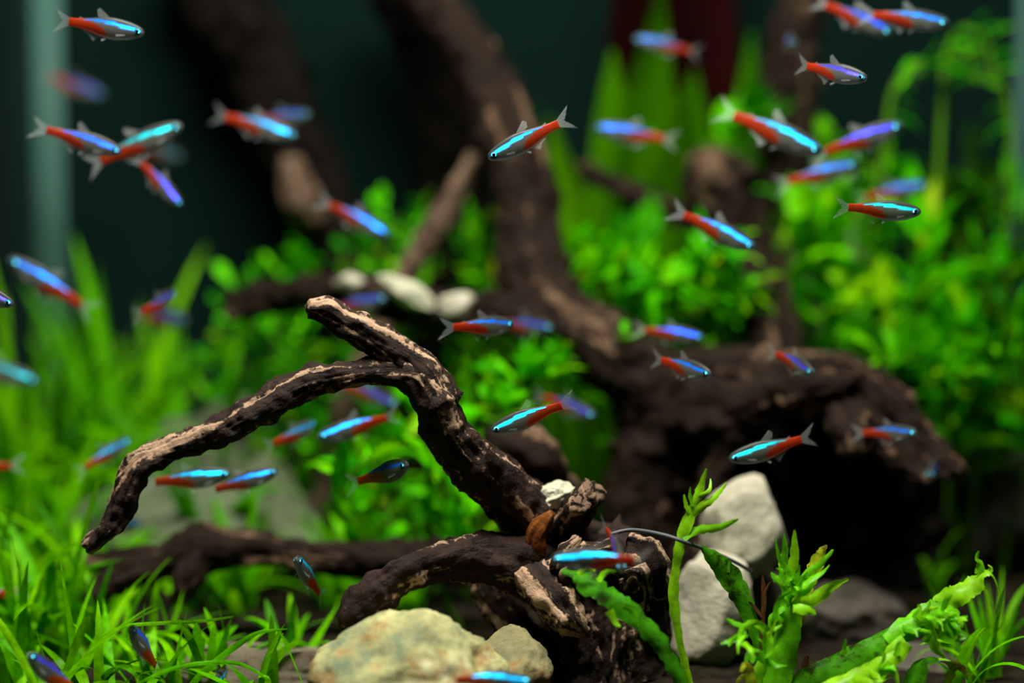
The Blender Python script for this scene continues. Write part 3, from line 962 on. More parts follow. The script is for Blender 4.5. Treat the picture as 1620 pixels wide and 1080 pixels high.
# ---- ferns under the arching branch
for k, (px, d, ty, n) in enumerate([(585, .82, 720, 16), (600, .87, 640, 14), (640, .83, 690, 18), (660, .86, 640, 18), (700, .82, 740, 16), (730, .80, 800, 12), (742, .85, 640, 16)]):
    stem_plant(px, d, (px + RND.uniform(-10, 10), ty), n, (60, 105), 'lance', 'fern', 'leafy green fern in the gap under the arching branch, %s from the left' % ORD[k], 'ferns under the arching branch', name='fern', lo=.25, up=.8, cat='fern')
clump(835, 600, .835, 20, (50, 85), 'lance', 'fern', 'bright fern clump with yellow leaves hanging below the rear trunk', el=(-.3, 1.3))
clump(800, 660, .83, 18, (50, 85), 'spoon', 'fern', 'green fern clump behind the sharp central tetra', el=(-.3, 1.4))
clump(880, 575, .84, 10, (40, 65), 'frill', 'fern', 'small fern clump tucked under the rear trunk bend', el=(.0, 1.2))
clump(1010, 530, .83, 9, (22, 40), 'spoon', 'fern', 'small yellow-green sprig on the rear trunk beside a blue-violet tetra', el=(.0, 1.2), stem=False)

# ---- the big bush on the right
rb = [(925, .93, 400), (905, .90, 420), (960, .92, 420), (1010, .93, 420), (1060, .92, 440), (1110, .93, 420), (1000, .95, 390), (1090, .97, 300), (1150, .955, 220), (1195, .98, 240),
      (1290, .96, 260), (1260, .95, 350), (1340, .97, 290), (1330, .94, 350), (1390, .97, 260), (1385, .93, 350), (1440, .96, 330), (1450, .93, 360), (1500, .95, 330), (1510, .91, 440), (1560, .94, 300),
      (1580, .91, 420), (1610, .95, 320), (1420, .91, 470), (1540, .90, 530), (1475, .92, 560), (1600, .90, 560), (1290, .955, 440), (1350, .93, 470)]
rb.sort()
tier_n = {}
for k, (px, d, ty) in enumerate(rb):
    tier = 'tall' if ty < 270 else 'mid-height' if ty < 400 else 'low'
    side = 'between curved and knobbly trunk' if px < 1230 else 'right of the knobbly trunk'
    q = tier_n[(tier, side)] = tier_n.get((tier, side), -1) + 1
    stem_plant(px, d, (px + RND.uniform(-20, 20), ty), 20, (70, 135), 'lance' if k % 3 else 'spoon', ('olive' if px > 1440 and d > .925 else 'bush') if k % 4 else 'fern',  # dim, mirrored look of the far right put into a darker olive leaf
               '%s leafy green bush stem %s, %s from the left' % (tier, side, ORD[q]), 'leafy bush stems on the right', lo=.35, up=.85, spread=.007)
# arching fronds at the upper right
def frond(P, n, lpx, label):
    base = rooted(P[0][0], P[0][2])
    e = empty('arching_frond', base)
    tag(e, label, 'plant')
    Q = [tuple(base)] + [tuple(at(*p)) for p in P]
    S = [Vector(q) for q in catmull(Q, 10)]
    tube('stem', S, 0.002, M['stem'], e, 6, base, 0.6)
    for k in range(n):
        t = .45 + .55 * (k + RND.random()) / n
        i = min(len(S) - 2, int(t * (len(S) - 1)))
        dr = (S[i + 1] - S[i]).normalized()
        az = math.atan2(dr.y, dr.x) + RND.uniform(-.9, .9)
        leaf_obj('lance', 'fern', e, S[i], az, RND.uniform(.5, 1.7), px2m(RND.uniform(*lpx), P[0][2]), RND, RND.uniform(-.5, .5))


frond([(1380, 420, .93), (1400, 220, .93), (1420, 130, .93), (1470, 95, .93), (1520, 110, .93)], 14, (45, 75), 'bright frond bending over to the right below the topmost pair of tetras')
frond([(1480, 420, .94), (1490, 180, .94), (1500, 80, .94), (1530, 45, .94), (1560, 70, .94), (1575, 130, .94)], 11, (40, 70), 'bright green hook-shaped frond at the upper right corner')
frond([(1590, 420, .94), (1600, 240, .94), (1590, 150, .94), (1560, 120, .94), (1530, 130, .94)], 11, (45, 70), 'bright frond curling back from the right edge')
for px, py, d, lab in [(1140, 400, .88, 'yellow-green fern clump on the root below the diagonal tetra'), (1165, 455, .89, 'yellowish fern clump hanging beside the dark rear trunk'), (1130, 480, .885, 'drooping long-leaved fern clump left of the dark rear trunk'),
                       (1060, 450, .88, 'round-leaved green fern clump right of the curved trunk'), (960, 440, .88, 'green fern clump nestling against the curved trunk')]:
    clump(px, py, d, 18, (45, 85), 'lance', 'fern', lab, el=(.2, 2.2))
for px, py, d, lab in [(1180, 210, .95, 'green fern clump below the pale knobbly trunk top'), (1500, 600, .87, 'bright fern clump above the right end of the root mass'), (1545, 560, .88, 'bright fern clump near the right edge above the brown stone'), (1420, 570, .87, 'fern clump growing behind the right-hand root')]:
    clump(px, py, d, 20, (50, 95), 'lance', 'bush', lab, el=(-.2, 1.7))

# ------------------------------------------------------------------ sharp ferns in the right foreground
def ribbon(name, pts, mat, parent, seed=0, twist0=0.0, twist1=0.0, serr=0.18, fold=0.3, n=7, thick=True):
    """pts: (px, py, d, full width px)"""
    rnd = random.Random(seed)
    S = catmull([tuple(at(a, b, c)) + (px2m(w, c),) for a, b, c, w in pts], n)
    vs, fs = [], []
    m_ = len(S)
    for i, s in enumerate(S):
        c = Vector(s[:3])
        t = (Vector(S[min(i + 1, m_ - 1)][:3]) - Vector(S[max(i - 1, 0)][:3])).normalized()
        view = (c - Vector((0, 0.0, CAM_H + .25))).normalized()
        sd = t.cross(view).normalized()
        nn = sd.cross(t).normalized()
        tw = twist0 + (twist1 - twist0) * i / (m_ - 1)
        s2 = sd * cos(tw) + nn * sin(tw)
        n2 = nn * cos(tw) - sd * sin(tw)
        w = max(0.0004, s[3]) * 0.5
        ph = 0.22 * w * sin(i * 0.55 + seed)
        for k in (-1, -.55, 0, .55, 1):
            e = 1 + (serr * rnd.uniform(-1, 1) if abs(k) == 1 else 0)
            vs.append(c + s2 * w * k * e + n2 * (fold * w * abs(k) + ph * k * abs(k)) - parent_loc(parent))
    for i in range(m_ - 1):
        for k in range(4):
            a = i * 5 + k
            fs.append((a, a + 1, a + 6, a + 5))
    return link(name, mesh(name, vs, fs), M[mat], parent)


def parent_loc(p):
    v = Vector((0, 0, 0))
    while p is not None:
        v += p.location
        p = p.parent
    return v


def fern(name, px, d, label, leaves):
    base = rooted(px, d)
    e = empty(name, base)
    tag(e, label, 'fern')
    s = 100
    for lv in leaves:
        s += 7
        lf = ribbon('leaf', lv['p'], lv.get('m', 'front'), e, s, lv.get('t0', 0.0), lv.get('t1', 0.0), lv.get('serr', .18), lv.get('fold', .3))
        tips = list(lv.get('tips', []))
        ar = random.Random(s)
        pp = lv['p']
        for _ in range(lv.get('auto', 0)):
            k_ = ar.uniform(lv.get('from', .45), 1) * (len(pp) - 1)
            i_ = min(len(pp) - 2, int(k_))
            f_ = k_ - i_
            x0, y0, d0, w0 = [pp[i_][q] + (pp[i_ + 1][q] - pp[i_][q]) * f_ for q in range(4)]
            tx_, ty_ = pp[i_ + 1][0] - pp[i_][0], pp[i_ + 1][1] - pp[i_][1]
            ln_ = math.hypot(tx_, ty_) or 1
            tx_, ty_ = tx_ / ln_, ty_ / ln_
            sg = ar.choice((-1, 1))
            a0 = math.atan2(ty_, tx_) + sg * ar.uniform(.4, 1.1)
            a1 = a0 + ar.uniform(-.9, .9)
            l0, l1 = ar.uniform(12, 22), ar.uniform(8, 18)
            dd = d0 - ar.uniform(0, .008)
            x1, y1 = x0 + cos(a0) * l0, y0 + sin(a0) * l0
            x2, y2 = x1 + cos(a1) * l1, y1 + sin(a1) * l1
            tips.append([(x0, y0, d0, 11), (x1, y1, dd, ar.uniform(6, 10)), (x2, y2, dd - .002, 2)])
            if ar.random() < .6:
                a2 = a0 - (a1 - a0)
                tips.append([(x1, y1, dd, 7), (x1 + cos(a2) * l1 * .5, y1 + sin(a2) * l1 * .5, dd, 5), (x1 + cos(a2) * l1, y1 + sin(a2) * l1, dd, 2)])
        for tn in tips:
            s += 1
            ribbon('leaf_tip', tn, lv.get('tm', lv.get('m', 'front')), lf, s, RND.uniform(-.7, .7), RND.uniform(-.9, .9), .2, .25, 5)
    return e


D = .69
fern('fern', 1085, D, 'slender upright fern leaf with antler-like forked tip in front of the pale stones', [
    dict(p=[(1100, 1110, D, 10), (1085, 1060, D, 12), (1072, 1000, D, 14), (1065, 940, D, 16), (1070, 890, D, 14), (1080, 845, D, 18), (1096, 805, D, 16), (1108, 772, D, 12), (1118, 741, D, 3)], t0=.6, t1=-.3,
         tips=[[(1080, 850, D, 14), (1105, 838, D, 14), (1140, 833, D, 11), (1168, 821, D - .004, 3)], [(1092, 815, D, 14), (1112, 800, D, 13), (1132, 785, D, 9), (1149, 764, D, 3)],
               [(1094, 815, D, 8), (1086, 800, D, 7), (1082, 782, D, 3)], [(1104, 785, D, 8), (1122, 775, D, 6), (1124, 757, D + .003, 2)], [(1098, 800, D, 8), (1092, 785, D, 6), (1092, 770, D, 2)]]),
])
fern('fern', 1070, .675, 'dark green drooping fern leaf lying across the stump under the cyan tetra', [
    dict(p=[(1090, 1110, .675, 12), (1068, 1060, .675, 22), (1045, 1018, .675, 28), (1010, 978, .675, 30), (975, 950, .676, 36), (940, 925, .678, 38), (912, 908, .68, 26), (888, 902, .68, 6)], m='front_dark', serr=.25, t0=.2, t1=-.5,
         tm='front', tips=[[(945, 918, .675, 14), (958, 905, .675, 9), (975, 903, .675, 3)], [(915, 908, .677, 10), (928, 900, .677, 8), (942, 903, .677, 3)], [(985, 960, .673, 12), (1000, 965, .673, 14), (1010, 990, .673, 3)], [(965, 965, .673, 14), (975, 985, .673, 10), (982, 990, .673, 3)]])])
fern('fern', 1195, .70, 'half-browned dark fern leaf leaning on the tall pale stone', [
    dict(p=[(1215, 1100, .70, 16), (1198, 1010, .70, 20), (1180, 960, .70, 28), (1160, 920, .70, 34), (1135, 890, .70, 28), (1108, 864, .70, 5)], m='front_dark', t0=-.3, t1=.5, tips=[[(1150, 905, .70, 10), (1152, 890, .70, 6), (1148, 880, .70, 2)]])])
fern('fern', 1235, D, 'upright bright fern with a bushy forked crest in front of the dim boulder', [
    dict(p=[(1215, 1120, D, 30), (1232, 1060, D, 46), (1245, 1005, D, 42), (1250, 965, D, 34), (1252, 935, D, 20), (1256, 905, D, 8)], serr=.08, m='front', auto=8, **{'from': .6},
         tips=[[(1250, 960, D, 16), (1248, 920, D, 16), (1257, 880, D, 15), (1257, 838, D, 4)], [(1248, 950, D, 14), (1240, 910, D, 13), (1243, 870, D, 10), (1240, 842, D, 4)], [(1245, 905, D, 12), (1232, 880, D, 8), (1226, 850, D, 3)],
               [(1252, 950, D, 18), (1285, 950, D, 20), (1312, 930, D, 18), (1342, 916, D, 5)], [(1255, 935, D, 14), (1280, 905, D, 12), (1300, 890, D, 10), (1318, 869, D, 3)],
               [(1258, 930, D - .006, 14), (1275, 920, D - .006, 14), (1300, 905, D - .006, 8), (1312, 893, D - .006, 3)], [(1248, 930, D, 14), (1228, 915, D, 12), (1220, 905, D, 4)],
               [(1255, 960, D - .01, 18), (1280, 965, D - .01, 14), (1290, 972, D - .01, 4)], [(1240, 960, D, 14), (1222, 975, D, 12), (1218, 1000, D, 5)], [(1250, 925, D, 10), (1236, 890, D + .004, 10), (1238, 872, D + .004, 3)],
               [(1262, 940, D - .004, 14), (1282, 925, D - .004, 12), (1290, 900, D - .004, 4)], [(1235, 975, D - .004, 14), (1226, 985, D - .004, 12), (1232, 950, D - .008, 8), (1250, 935, D - .008, 4)]]),
    dict(p=[(1268, 985, D + .004, 10), (1275, 930, D + .004, 20), (1290, 895, D + .004, 24), (1300, 872, D + .004, 14), (1308, 862, D + .004, 3)], m='front_yellow', t0=.3, t1=-.2)])
fern('fern', 1180, D - .012, 'yellow-green fern with a curled ring-shaped leaf at the bottom edge', [
    dict(p=[(1175, 1120, D - .01, 18), (1195, 1070, D - .01, 22), (1212, 1030, D - .01, 18), (1212, 1000, D - .01, 14), (1195, 986, D - .012, 12), (1176, 995, D - .016, 12), (1175, 1015, D - .02, 14), (1192, 1025, D - .02, 14)], m='front', t0=.2, t1=.9, auto=6, **{'from': .2},
         tips=[[(1180, 1000, D - .016, 14), (1162, 1010, D - .016, 12), (1140, 1018, D - .016, 4)], [(1182, 992, D - .014, 12), (1165, 986, D - .014, 9), (1148, 978, D - .014, 3)], [(1200, 1035, D - .012, 16), (1222, 1050, D - .012, 12), (1245, 1052, D - .012, 4)],
               [(1195, 1045, D - .012, 16), (1185, 1035, D - .012, 12), (1180, 1048, D - .014, 4)]]),
    dict(p=[(1180, 1120, D - .015, 20), (1188, 1080, D - .015, 18), (1180, 1050, D - .015, 12), (1172, 1062, D - .018, 4)], m='front_yellow', tips=[[(1190, 1075, D - .012, 12), (1175, 1070, D - .012, 8), (1165, 1080, D - .012, 3)]])])
fern('fern', 1300, D, 'long fern leaf slanting up to the right with frilled, twisted tip', [
    dict(p=[(1220, 1130, D, 30), (1270, 1085, D, 46), (1325, 1055, D, 50), (1375, 1030, D, 42), (1420, 1000, D, 36), (1460, 985, D, 30), (1495, 962, D, 26)], m='front_dark', serr=.1, t0=-.2, t1=.3,
         tm='front', tips=[[(1335, 1035, D, 10), (1337, 1018, D, 7), (1338, 1010, D, 2)], [(1455, 980, D, 12), (1466, 968, D, 9), (1470, 962, D, 3)], [(1485, 965, D, 10), (1483, 955, D, 7), (1479, 950, D, 2)]]),
    dict(p=[(1400, 1010, D - .004, 20), (1445, 980, D - .004, 34), (1490, 968, D - .004, 40), (1515, 985, D - .004, 18), (1520, 995, D - .004, 4)], m='front', serr=.25, t0=.3, t1=-.3, auto=12, **{'from': .1},
         tips=[[(1490, 1000, D - .006, 18), (1505, 1012, D - .006, 12), (1528, 1008, D - .006, 4)], [(1470, 1000, D - .006, 20), (1480, 1025, D - .006, 14), (1495, 1040, D - .006, 5)], [(1500, 975, D - .006, 14), (1515, 990, D - .006, 10), (1518, 1000, D - .006, 3)],
               [(1430, 1010, D - .006, 20), (1405, 1030, D - .006, 14), (1400, 1060, D - .006, 10), (1396, 1075, D - .006, 4)], [(1450, 985, D - .006, 14), (1468, 985, D - .006, 12), (1480, 1005, D - .006, 5)], [(1462, 1015, D - .008, 14), (1470, 1000, D - .008, 10), (1450, 995, D - .008, 4)]]),
    dict(p=[(1485, 965, D, 30), (1500, 948, D, 36), (1520, 938, D, 36), (1540, 922, D, 34), (1552, 908, D, 20), (1566, 904, D, 18), (1577, 920, D, 12), (1584, 944, D, 4)], m='front', serr=.12, t0=-.6, t1=1.6,
         tips=[[(1550, 908, D, 14), (1551, 892, D, 12), (1546, 882, D, 8), (1549, 871, D, 2)], [(1565, 905, D, 8), (1568, 898, D, 6), (1563, 893, D, 2)]]),
    dict(p=[(1240, 1130, D - .012, 24), (1300, 1095, D - .012, 36), (1360, 1070, D - .012, 34), (1410, 1045, D - .012, 26), (1440, 1020, D - .012, 12)], m='front', serr=.15, t0=.3, t1=-.3, auto=5,
         tips=[[(1350, 1070, D - .014, 16), (1380, 1078, D - .014, 14), (1410, 1070, D - .014, 5)], [(1400, 1050, D - .014, 14), (1415, 1065, D - .014, 10), (1420, 1085, D - .014, 4)]]),
    dict(p=[(1430, 1110, D - .005, 20), (1445, 1070, D - .005, 30), (1462, 1045, D - .005, 28), (1485, 1042, D - .005, 6)], m='front_dark', t0=.2, t1=.6),
    dict(p=[(1490, 1100, D, 10), (1505, 1065, D, 12), (1510, 1050, D, 14), (1525, 1060, D, 10), (1532, 1072, D, 4)], m='front_yellow', serr=.3, tips=[[(1508, 1052, D, 8), (1495, 1047, D, 6), (1486, 1046, D, 2)]])])
fern('withered_sprig', 1205, .70, 'withered brown sprig between the two front fern clumps', [
    dict(p=[(1195, 1100, .70, 6), (1205, 1000, .70, 7), (1208, 960, .70, 8), (1208, 930, .70, 7), (1206, 908, .70, 2)], m='dead', tips=[[(1208, 940, .70, 5), (1216, 925, .70, 4), (1219, 921, .70, 2)], [(1206, 975, .70, 6), (1192, 958, .70, 5), (1184, 952, .70, 2)]]),
    dict(p=[(1268, 1100, .695, 14), (1272, 1065, .695, 14), (1276, 1040, .695, 8), (1279, 1036, .695, 2)], m='dead')])

# loose long grass blades crossing the bottom left, in focus
def single_blades():
    specs = [([(-20, 960, .68, 9), (0, 985, .68, 11), (28, 1030, .68, 12), (55, 1085, .68, 12)], 'broad sharp grass blade running down across the bottom left corner'),
             ([(105, 1062, .69, 13), (120, 1020, .69, 13), (135, 985, .69, 12), (144, 970, .69, 3)], 'short upright sharp grass blade left of the pale-blue tetra at the bottom'),
             ([(215, 1082, .69, 6), (270, 1058, .69, 7), (325, 1048, .69, 7), (380, 1050, .69, 6), (425, 1075, .69, 4)], 'thin grass runner arching along the bottom edge'),
             ([(150, 1010, .71, 6), (200, 990, .71, 6), (260, 985, .71, 6), (320, 982, .71, 5), (370, 975, .71, 3)], 'thin grass runner lying level below the lower branch'),
             ([(300, 1085, .70, 10), (330, 1055, .70, 12), (375, 1020, .70, 10), (410, 1000, .70, 6), (455, 995, .70, 3)], 'sharp grass blade slanting up right over the brown slab'),
             ([(320, 1060, .71, 11), (305, 1020, .71, 12), (290, 990, .71, 9), (283, 980, .71, 3)], 'sharp grass blade leaning left beside the brown slab')]
    for k, (pts, lab) in enumerate(specs):
        e = bpy.data.objects.new('grass_stalk', None)
        p0 = at(*pts[0][:3])
        e.location = p0
        C.objects.link(e)
        tag(e, lab, 'grass')
        ribbon('leaf', pts, 'grass', e, 300 + k, .2, -.3, .03, .2)


single_blades()

# ------------------------------------------------------------------ fish
PROFILE = [(0, 0.012, 0.012, 0.010), (.008, .026, .025, .019), (.025, .043, .042, .031), (.05, .057, .056, .040), (.08, .069, .068, .046), (.13, .084, .085, .052), (.2, .100, .104, .057), (.3, .114, .121, .060), (.4, .120, .127, .058), (.5, .114, .120, .052),
           (.6, .098, .099, .044), (.7, .080, .075, .034), (.8, .063, .056, .025), (.9, .050, .046, .017), (1.0, .047, .046, .009)]


def spine(u, bend):
    """side bend of the tail"""
    t = max(0.0, u - 0.35)
    return bend * t * t


def fish_body(bend):
    nr, ns = 70, 32
    vs, fs, col = [], [], []
    for i in range(nr + 1):
        u = (i / nr) ** 1.3
        tp, bt, wd = lerp_table(PROFILE, u)
        tp, bt = tp * 1.1, bt * 1.16
        x = 0.5 - u
        y0 = spine(u, bend)
        for j in range(ns):
            a = 2 * pi * j / ns
            sv = sin(a)
            z = (tp if sv > 0 else bt) * sv
            y = wd * math.copysign(abs(cos(a)) ** 0.85, cos(a))
            vs.append((x, y0 + y, z))
            v = sv
            vc = 0.27 + 0.5 * sstep(.1, .9, u)
            hw = 0.125 * sstep(.0, .09, u) * (1 - 0.75 * sstep(.45, .80, u)) + .03
            st = (1 - sstep(hw * .75, hw * 1.2, abs(v - vc))) * sstep(.02, .05, u) * (1 - sstep(.76, .81, u))
            edge = .47 + .12 * max(0, v + .55)
            top_lim = -.12 + 1.25 * sstep(.5, .93, u)
            rd = sstep(edge - .02, edge + .03, u) * (1 - sstep(top_lim - .1, top_lim + .12, v))
            rd *= (1 - st) * sstep(-.98 - 1.5 * max(0, u - .52), -.72 - 1.5 * max(0, u - .52), v)
            dk = sstep(vc - .2, vc + .3, v)
            col.append((st, rd, dk, 1.0))
    for i in range(nr):
        for j in range(ns):
            j2 = (j + 1) % ns
            fs.append((i * ns + j, (i + 1) * ns + j, (i + 1) * ns + j2, i * ns + j2))
    fs.append(tuple(range(ns)))
    fs.append(tuple(nr * ns + j for j in range(ns))[::-1])
    me = mesh('neon_tetra', vs, fs)
    ca = me.color_attributes.new('pigment', 'FLOAT_COLOR', 'POINT')
    ca.data.foreach_set('color', [c for q in col for c in q])
    me.materials.append(M['fish'])
    return me


def fin_mesh(name, base, tip, y=0.0, splay=0.0, n=8, bend=0.0):
    """base/tip: lists of (u, z) polylines sampled along the fin; rays run base -> tip"""
    def sample(pl, t):
        k = t * (len(pl) - 1)
        i = min(len(pl) - 2, int(k))
        f = k - i
        return (pl[i][0] + (pl[i + 1][0] - pl[i][0]) * f, pl[i][1] + (pl[i + 1][1] - pl[i][1]) * f)
    vs, fs = [], []
    for i in range(n + 1):
        t = i / n
        b, e = sample(base, t), sample(tip, t)
        for k in range(4):
            s = k / 3
            u = b[0] + (e[0] - b[0]) * s
            z = b[1] + (e[1] - b[1]) * s
            yy = y + splay * s * s + spine(u, bend) + 0.0035 * (1 if i % 2 else -1) * s
            vs.append((0.5 - u, yy, z))
    for i in range(n):
        for k in range(3):
            a = i * 4 + k
            fs.append((a, a + 1, a + 5, a + 4))
    me = mesh(name, vs, fs)
    me.materials.append(M['fin'])
    return me


def ball(name, r, sx, sy, sz, mat):
    bm = bmesh.new()
    bmesh.ops.create_uvsphere(bm, u_segments=16, v_segments=10, radius=r)
    for v in bm.verts:
        v.co = Vector((v.co.x * sx, v.co.y * sy, v.co.z * sz))
    me = bpy.data.meshes.new(name)
    bm.to_mesh(me)
    bm.free()
    me.polygons.foreach_set('use_smooth', [True] * len(me.polygons))
    me.materials.append(M[mat])
    return me


EYE = ball('eye', .042, 1, .42, 1, 'iris')
PUP = ball('pupil', .026, 1, .5, 1, 'pupil')
VAR = []
for b in (-0.22, 0.0, 0.22):
    VAR.append(dict(
        body=fish_body(b),
        fins=[('dorsal_fin', fin_mesh('dorsal_fin', [(.44, .112), (.56, .104)], [(.60, .235), (.64, .20), (.62, .125)], bend=b)),
              ('adipose_fin', fin_mesh('adipose_fin', [(.78, .064), (.83, .058)], [(.85, .088), (.865, .066)], n=4, bend=b)),
              ('tail_fin', fin_mesh('tail_fin', [(.985, .046), (1.0, .015), (1.0, -.015), (.985, -.046)], [(1.21, .165), (1.13, .05), (1.085, 0.0), (1.13, -.05), (1.21, -.165)], n=14, bend=b)),
              ('anal_fin', fin_mesh('anal_fin', [(.55, -.108), (.64, -.09), (.76, -.062)], [(.64, -.205), (.70, -.135), (.80, -.085)], n=9, bend=b)),
              ('pelvic_fin', fin_mesh('pelvic_fin', [(.42, -.122), (.46, -.12)], [(.52, -.195), (.53, -.165)], y=.012, splay=.03, n=4, bend=b)),
              ('pelvic_fin', fin_mesh('pelvic_fin', [(.42, -.122), (.46, -.12)], [(.52, -.195), (.53, -.165)], y=-.012, splay=-.03, n=4, bend=b)),
              ('pectoral_fin', fin_mesh('pectoral_fin', [(.22, -.055), (.23, -.075)], [(.34, -.075), (.33, -.105)], y=.05, splay=.05, n=4, bend=b)),
              ('pectoral_fin', fin_mesh('pectoral_fin', [(.22, -.055), (.23, -.075)], [(.34, -.075), (.33, -.105)], y=-.05, splay=-.05, n=4, bend=b))]))

COL = {'cyan': (0.003, 0.44, 0.95), 'azure': (0.004, 0.19, 0.9), 'blue': (0.008, 0.075, 0.85), 'violet': (0.055, 0.05, 0.85), 'teal': (0.003, 0.38, 0.47)}
FRND = random.Random(5)


def fish(hx, hy, tx, ty, d, col, label, toward=1, L=0.027, face=0):
    """snout and tail-base pixels, depth of the middle, toward=+1: head nearer the lens when the fish looks foreshortened"""
    k = d / FPX
    app = sqrt((hx - tx) ** 2 + (hy - ty) ** 2) * k
    if app > 0.86 * L:
        L = app
        dd = 0.0
    else:
        dd = sqrt(L * L - app * app) * toward
    hp, tp = at(hx, hy, d - dd / 2), at(tx, ty, d + dd / 2)
    fwd = (hp - tp).normalized()
    L = (hp - tp).length
    zz = Vector((0, 0, 1))
    if abs(fwd.z) > .9:
        zz = Vector((0, -.4, 1))
    lft = zz.cross(fwd).normalized()
    up = fwd.cross(lft)
    v = FRND.choice(VAR)
    o = bpy.data.objects.new('neon_tetra', v['body'])
    C.objects.link(o)
    m = Matrix.Identity(4)
    m.col[0][:3], m.col[1][:3], m.col[2][:3] = fwd, lft, up
    o.matrix_world = Matrix.Translation((hp + tp) / 2) @ m @ Matrix.Diagonal((L, L, L, 1))
    c = COL[col]
    o.color = (*[min(1, max(0, q * FRND.uniform(.9, 1.1))) for q in c], 1)
    tag(o, label, 'fish', 'neon tetras in the tank')
    for nm, me in v['fins']:
        f = bpy.data.objects.new(nm, me)
        C.objects.link(f)
        f.parent = o
    for s in (1, -1):
        e = bpy.data.objects.new('eye', EYE)
        C.objects.link(e)
        e.parent = o
        e.location = (.5 - .085, s * .041, .006)
        p_ = bpy.data.objects.new('pupil', PUP)
        C.objects.link(p_)
        p_.parent = e
        p_.location = (0.002, s * .0085, -.002)
    return o


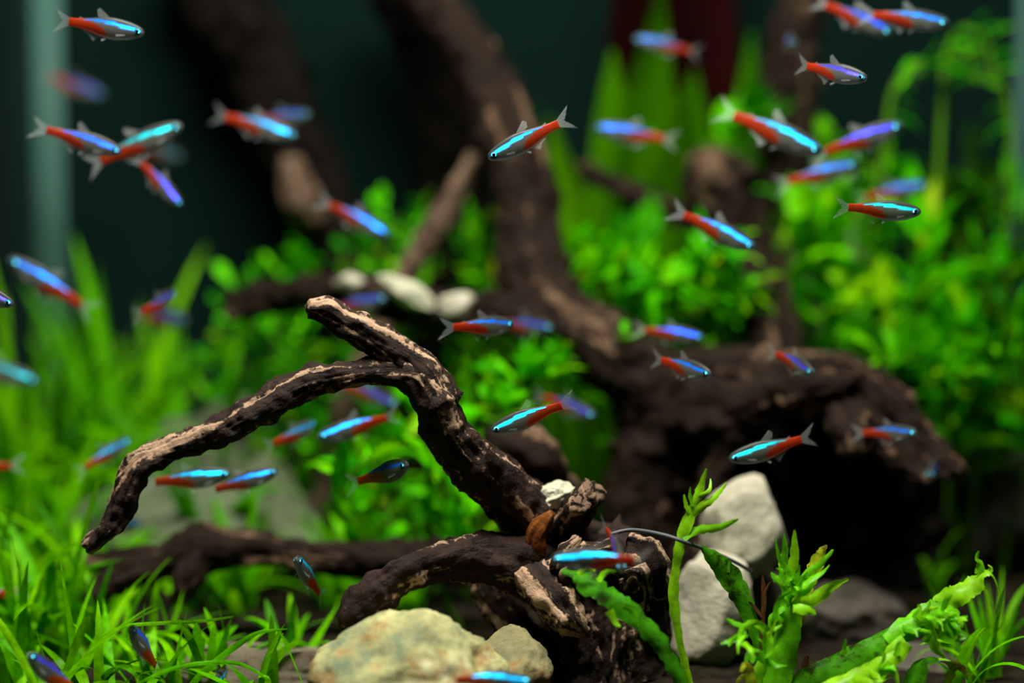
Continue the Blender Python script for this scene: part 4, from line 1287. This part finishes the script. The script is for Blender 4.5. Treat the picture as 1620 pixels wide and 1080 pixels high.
FISH = [
    (228, 52, 106, 33, .72, 'azure', 'sharp neon tetra heading right at the top left, beside the pale corner strip'),
    (164, 150, 78, 122, 1.0, 'blue', 'dim blurred blue tetra in front of the pale corner strip', 1),
    (192, 240, 76, 206, .755, 'blue', 'tetra with dark tail over the corner strip, head hidden behind another tetra'),
    (288, 197, 160, 254, .775, 'teal', 'teal-striped tetra tilted upward, crossing in front of another near the corner strip'),
    (287, 249, 232, 232, 1.0, 'teal', 'strongly blurred teal tetra behind the upward-tilted teal one', 1),
    (287, 325, 224, 258, .80, 'violet', 'violet-striped tetra diving to the lower right above the tall grass', 1),
    (470, 216, 355, 184, .83, 'cyan', 'blurred cyan tetra with orange tail before the dark slanting trunk'),
    (490, 180, 415, 192, .89, 'azure', 'small blue tetra peeking out behind the blurred cyan one', 1),
    (772, 250, 884, 195, .70, 'azure', 'sharp tetra heading down left in front of the curved brown trunk'),
    (940, 200, 1050, 220, .85, 'azure', 'blurred plain blue tetra in front of the broad green leaves'),
    (1003, 60, 1092, 80, .87, 'azure', 'blurred tetra heading left before the dark red plant at the top'),
    (1412, 52, 1306, 8, .80, 'blue', 'dull red-bodied tetra descending at the top right, left of a brighter one'),
    (1502, 36, 1382, 24, .77, 'azure', 'bright blue tetra at the top right edge of the picture'),
    (1372, 124, 1272, 104, .715, 'violet', 'sharp violet-striped tetra heading right beside the pale knobbly trunk'),
    (1255, 68, 1245, 62, .86, 'azure', 'tetra seen head-on as a blue dot on the pale knobbly trunk', 1),
    (1302, 240, 1162, 182, .77, 'cyan', 'large turquoise-striped tetra slanting down right among the green leaves'),
    (1428, 196, 1308, 240, .80, 'violet', 'violet-blue tetra rising to the right beside the turquoise one'),
    (1358, 258, 1247, 288, .83, 'azure', 'light blue tetra with bright eye just above the pale stones'),
    (1466, 290, 1368, 314, .87, 'azure', 'blue tetra partly hidden behind the sharp teal-striped one'),
    (1457, 335, 1340, 328, .70, 'teal', 'sharp teal-striped tetra with spread tail in front of pale stones'),
    (1196, 392, 1082, 340, .76, 'azure', 'diagonal blue tetra heading down right over the diagonal root'),
    (1428, 122, 1455, 112, 1.0, 'blue', 'dim blue tetra half hidden behind the arching frond', -1),
    (1530, 122, 1545, 120, 1.02, 'blue', 'dim blue dot of a tetra inside the hook-shaped frond', 1),
    (14, 408, 128, 482, .82, 'azure', 'blue tetra pointing up left above the tall grass at the left edge'),
    (22, 482, -88, 440, .71, 'violet', 'sharp head of a tetra entering at the left edge'),
    (60, 603, -60, 570, .86, 'teal', 'blurred teal tetra cut off by the left edge'),
    (276, 462, 233, 494, .80, 'violet', 'small violet tetra rising over the tall grass, above a blurred blue one', -1),
    (296, 506, 236, 500, .94, 'blue', 'strongly blurred blue tetra below the small violet one in the grass', 1),
    (616, 372, 522, 324, .84, 'azure', 'blurred azure tetra heading down right before the dark trunk foot'),
    (611, 470, 530, 490, .85, 'blue', 'blurred blue tetra below the cream stone', 1),
    (812, 512, 724, 518, .73, 'azure', 'sharp tetra with red flank before the black cave under the curved trunk', -1),
    (874, 518, 798, 512, .84, 'blue', 'blurred blue tetra directly ahead of the red-flanked sharp one', 1),
    (1114, 533, 1020, 522, .80, 'blue', 'blue-violet tetra beside the yellow-green sprig on the trunk'),
    (1125, 592, 1046, 570, .73, 'azure', 'bright-striped small tetra before the root junction', 1),
    (1286, 590, 1236, 560, .75, 'violet', 'small tetra with orange flank facing down right over the root mass', 1),
    (776, 682, 888, 640, .70, 'cyan', 'sharp central tetra with glittering cyan stripe heading left'),
    (941, 658, 866, 628, .82, 'violet', 'violet tetra behind the tail of the sharp central one', 1),
    (1153, 726, 1270, 696, .72, 'teal', 'sharp tetra heading left above the pale egg-shaped stone'),
    (1450, 684, 1372, 684, .76, 'azure', 'red-flanked tetra in front of the pale root prongs', 1),
    (1470, 752, 1486, 722, .80, 'blue', 'tetra facing the viewer between the ends of the root prongs', 1),
    (1444, 530, 1448, 518, 1.0, 'blue', 'tiny dim blue tetra deep within the right bush', 1),
    (498, 668, 440, 702, .78, 'cyan', 'cyan tetra turning away just below the arching branch', -1),
    (501, 692, 612, 660, .76, 'azure', 'tetra with long orange tail heading left below the arching branch'),
    (628, 640, 552, 610, .84, 'violet', 'blurred tetra half hidden by the underside of the arching branch', 1),
    (206, 694, 134, 740, .80, 'cyan', 'blurred cyan tetra left of the drooping branch bend', -1),
    (365, 748, 244, 764, .745, 'cyan', 'bright cyan tetra beneath the branch, rear one of a close pair'),
    (439, 744, 340, 776, .75, 'azure', 'azure tetra beneath the branch, front one of a close pair'),
    (646, 734, 576, 760, .71, 'azure', 'small sharp orange-bellied tetra in the gap below the branch fork', 1),
    (468, 882, 505, 938, .71, 'cyan', 'small sharp tetra swimming up left in front of the lower branch', 1),
    (206, 992, 246, 1052, .69, 'blue', 'pale blue-headed tetra facing forward among the bottom left grass', 1),
    (44, 1034, 112, 1092, .665, 'violet', 'dark violet-backed tetra in the bottom left corner', 1),
    (353, 1062, 336, 1100, .70, 'cyan', 'tetra half cut by the bottom edge beside the arching grass runner', -1),
    (872, 884, 1003, 884, .645, 'cyan', 'large glowing cyan tetra crossing in front of the stump'),
    (984, 902, 970, 838, .665, 'violet', 'tetra seen head-on with two bright cyan eyes in front of the stump', 1),
    (842, 1077, 722, 1073, .64, 'cyan', 'cyan tetra at the very bottom edge before the mottled rock'),
    (-90, 952, 22, 938, .76, 'azure', 'orange tail of a tetra leaving through the left edge'),
    (-95, 742, 14, 738, .80, 'azure', 'blurred orange tail end of a tetra at the left edge above the grass'),
    (222, 826, 176, 834, .86, 'azure', 'blue tetra mostly hidden behind the drooping branch tip', 1),
]
for f in FISH:
    if len(f) == 8:
        fish(*f[:7], toward=f[7])
    else:
        fish(*f)
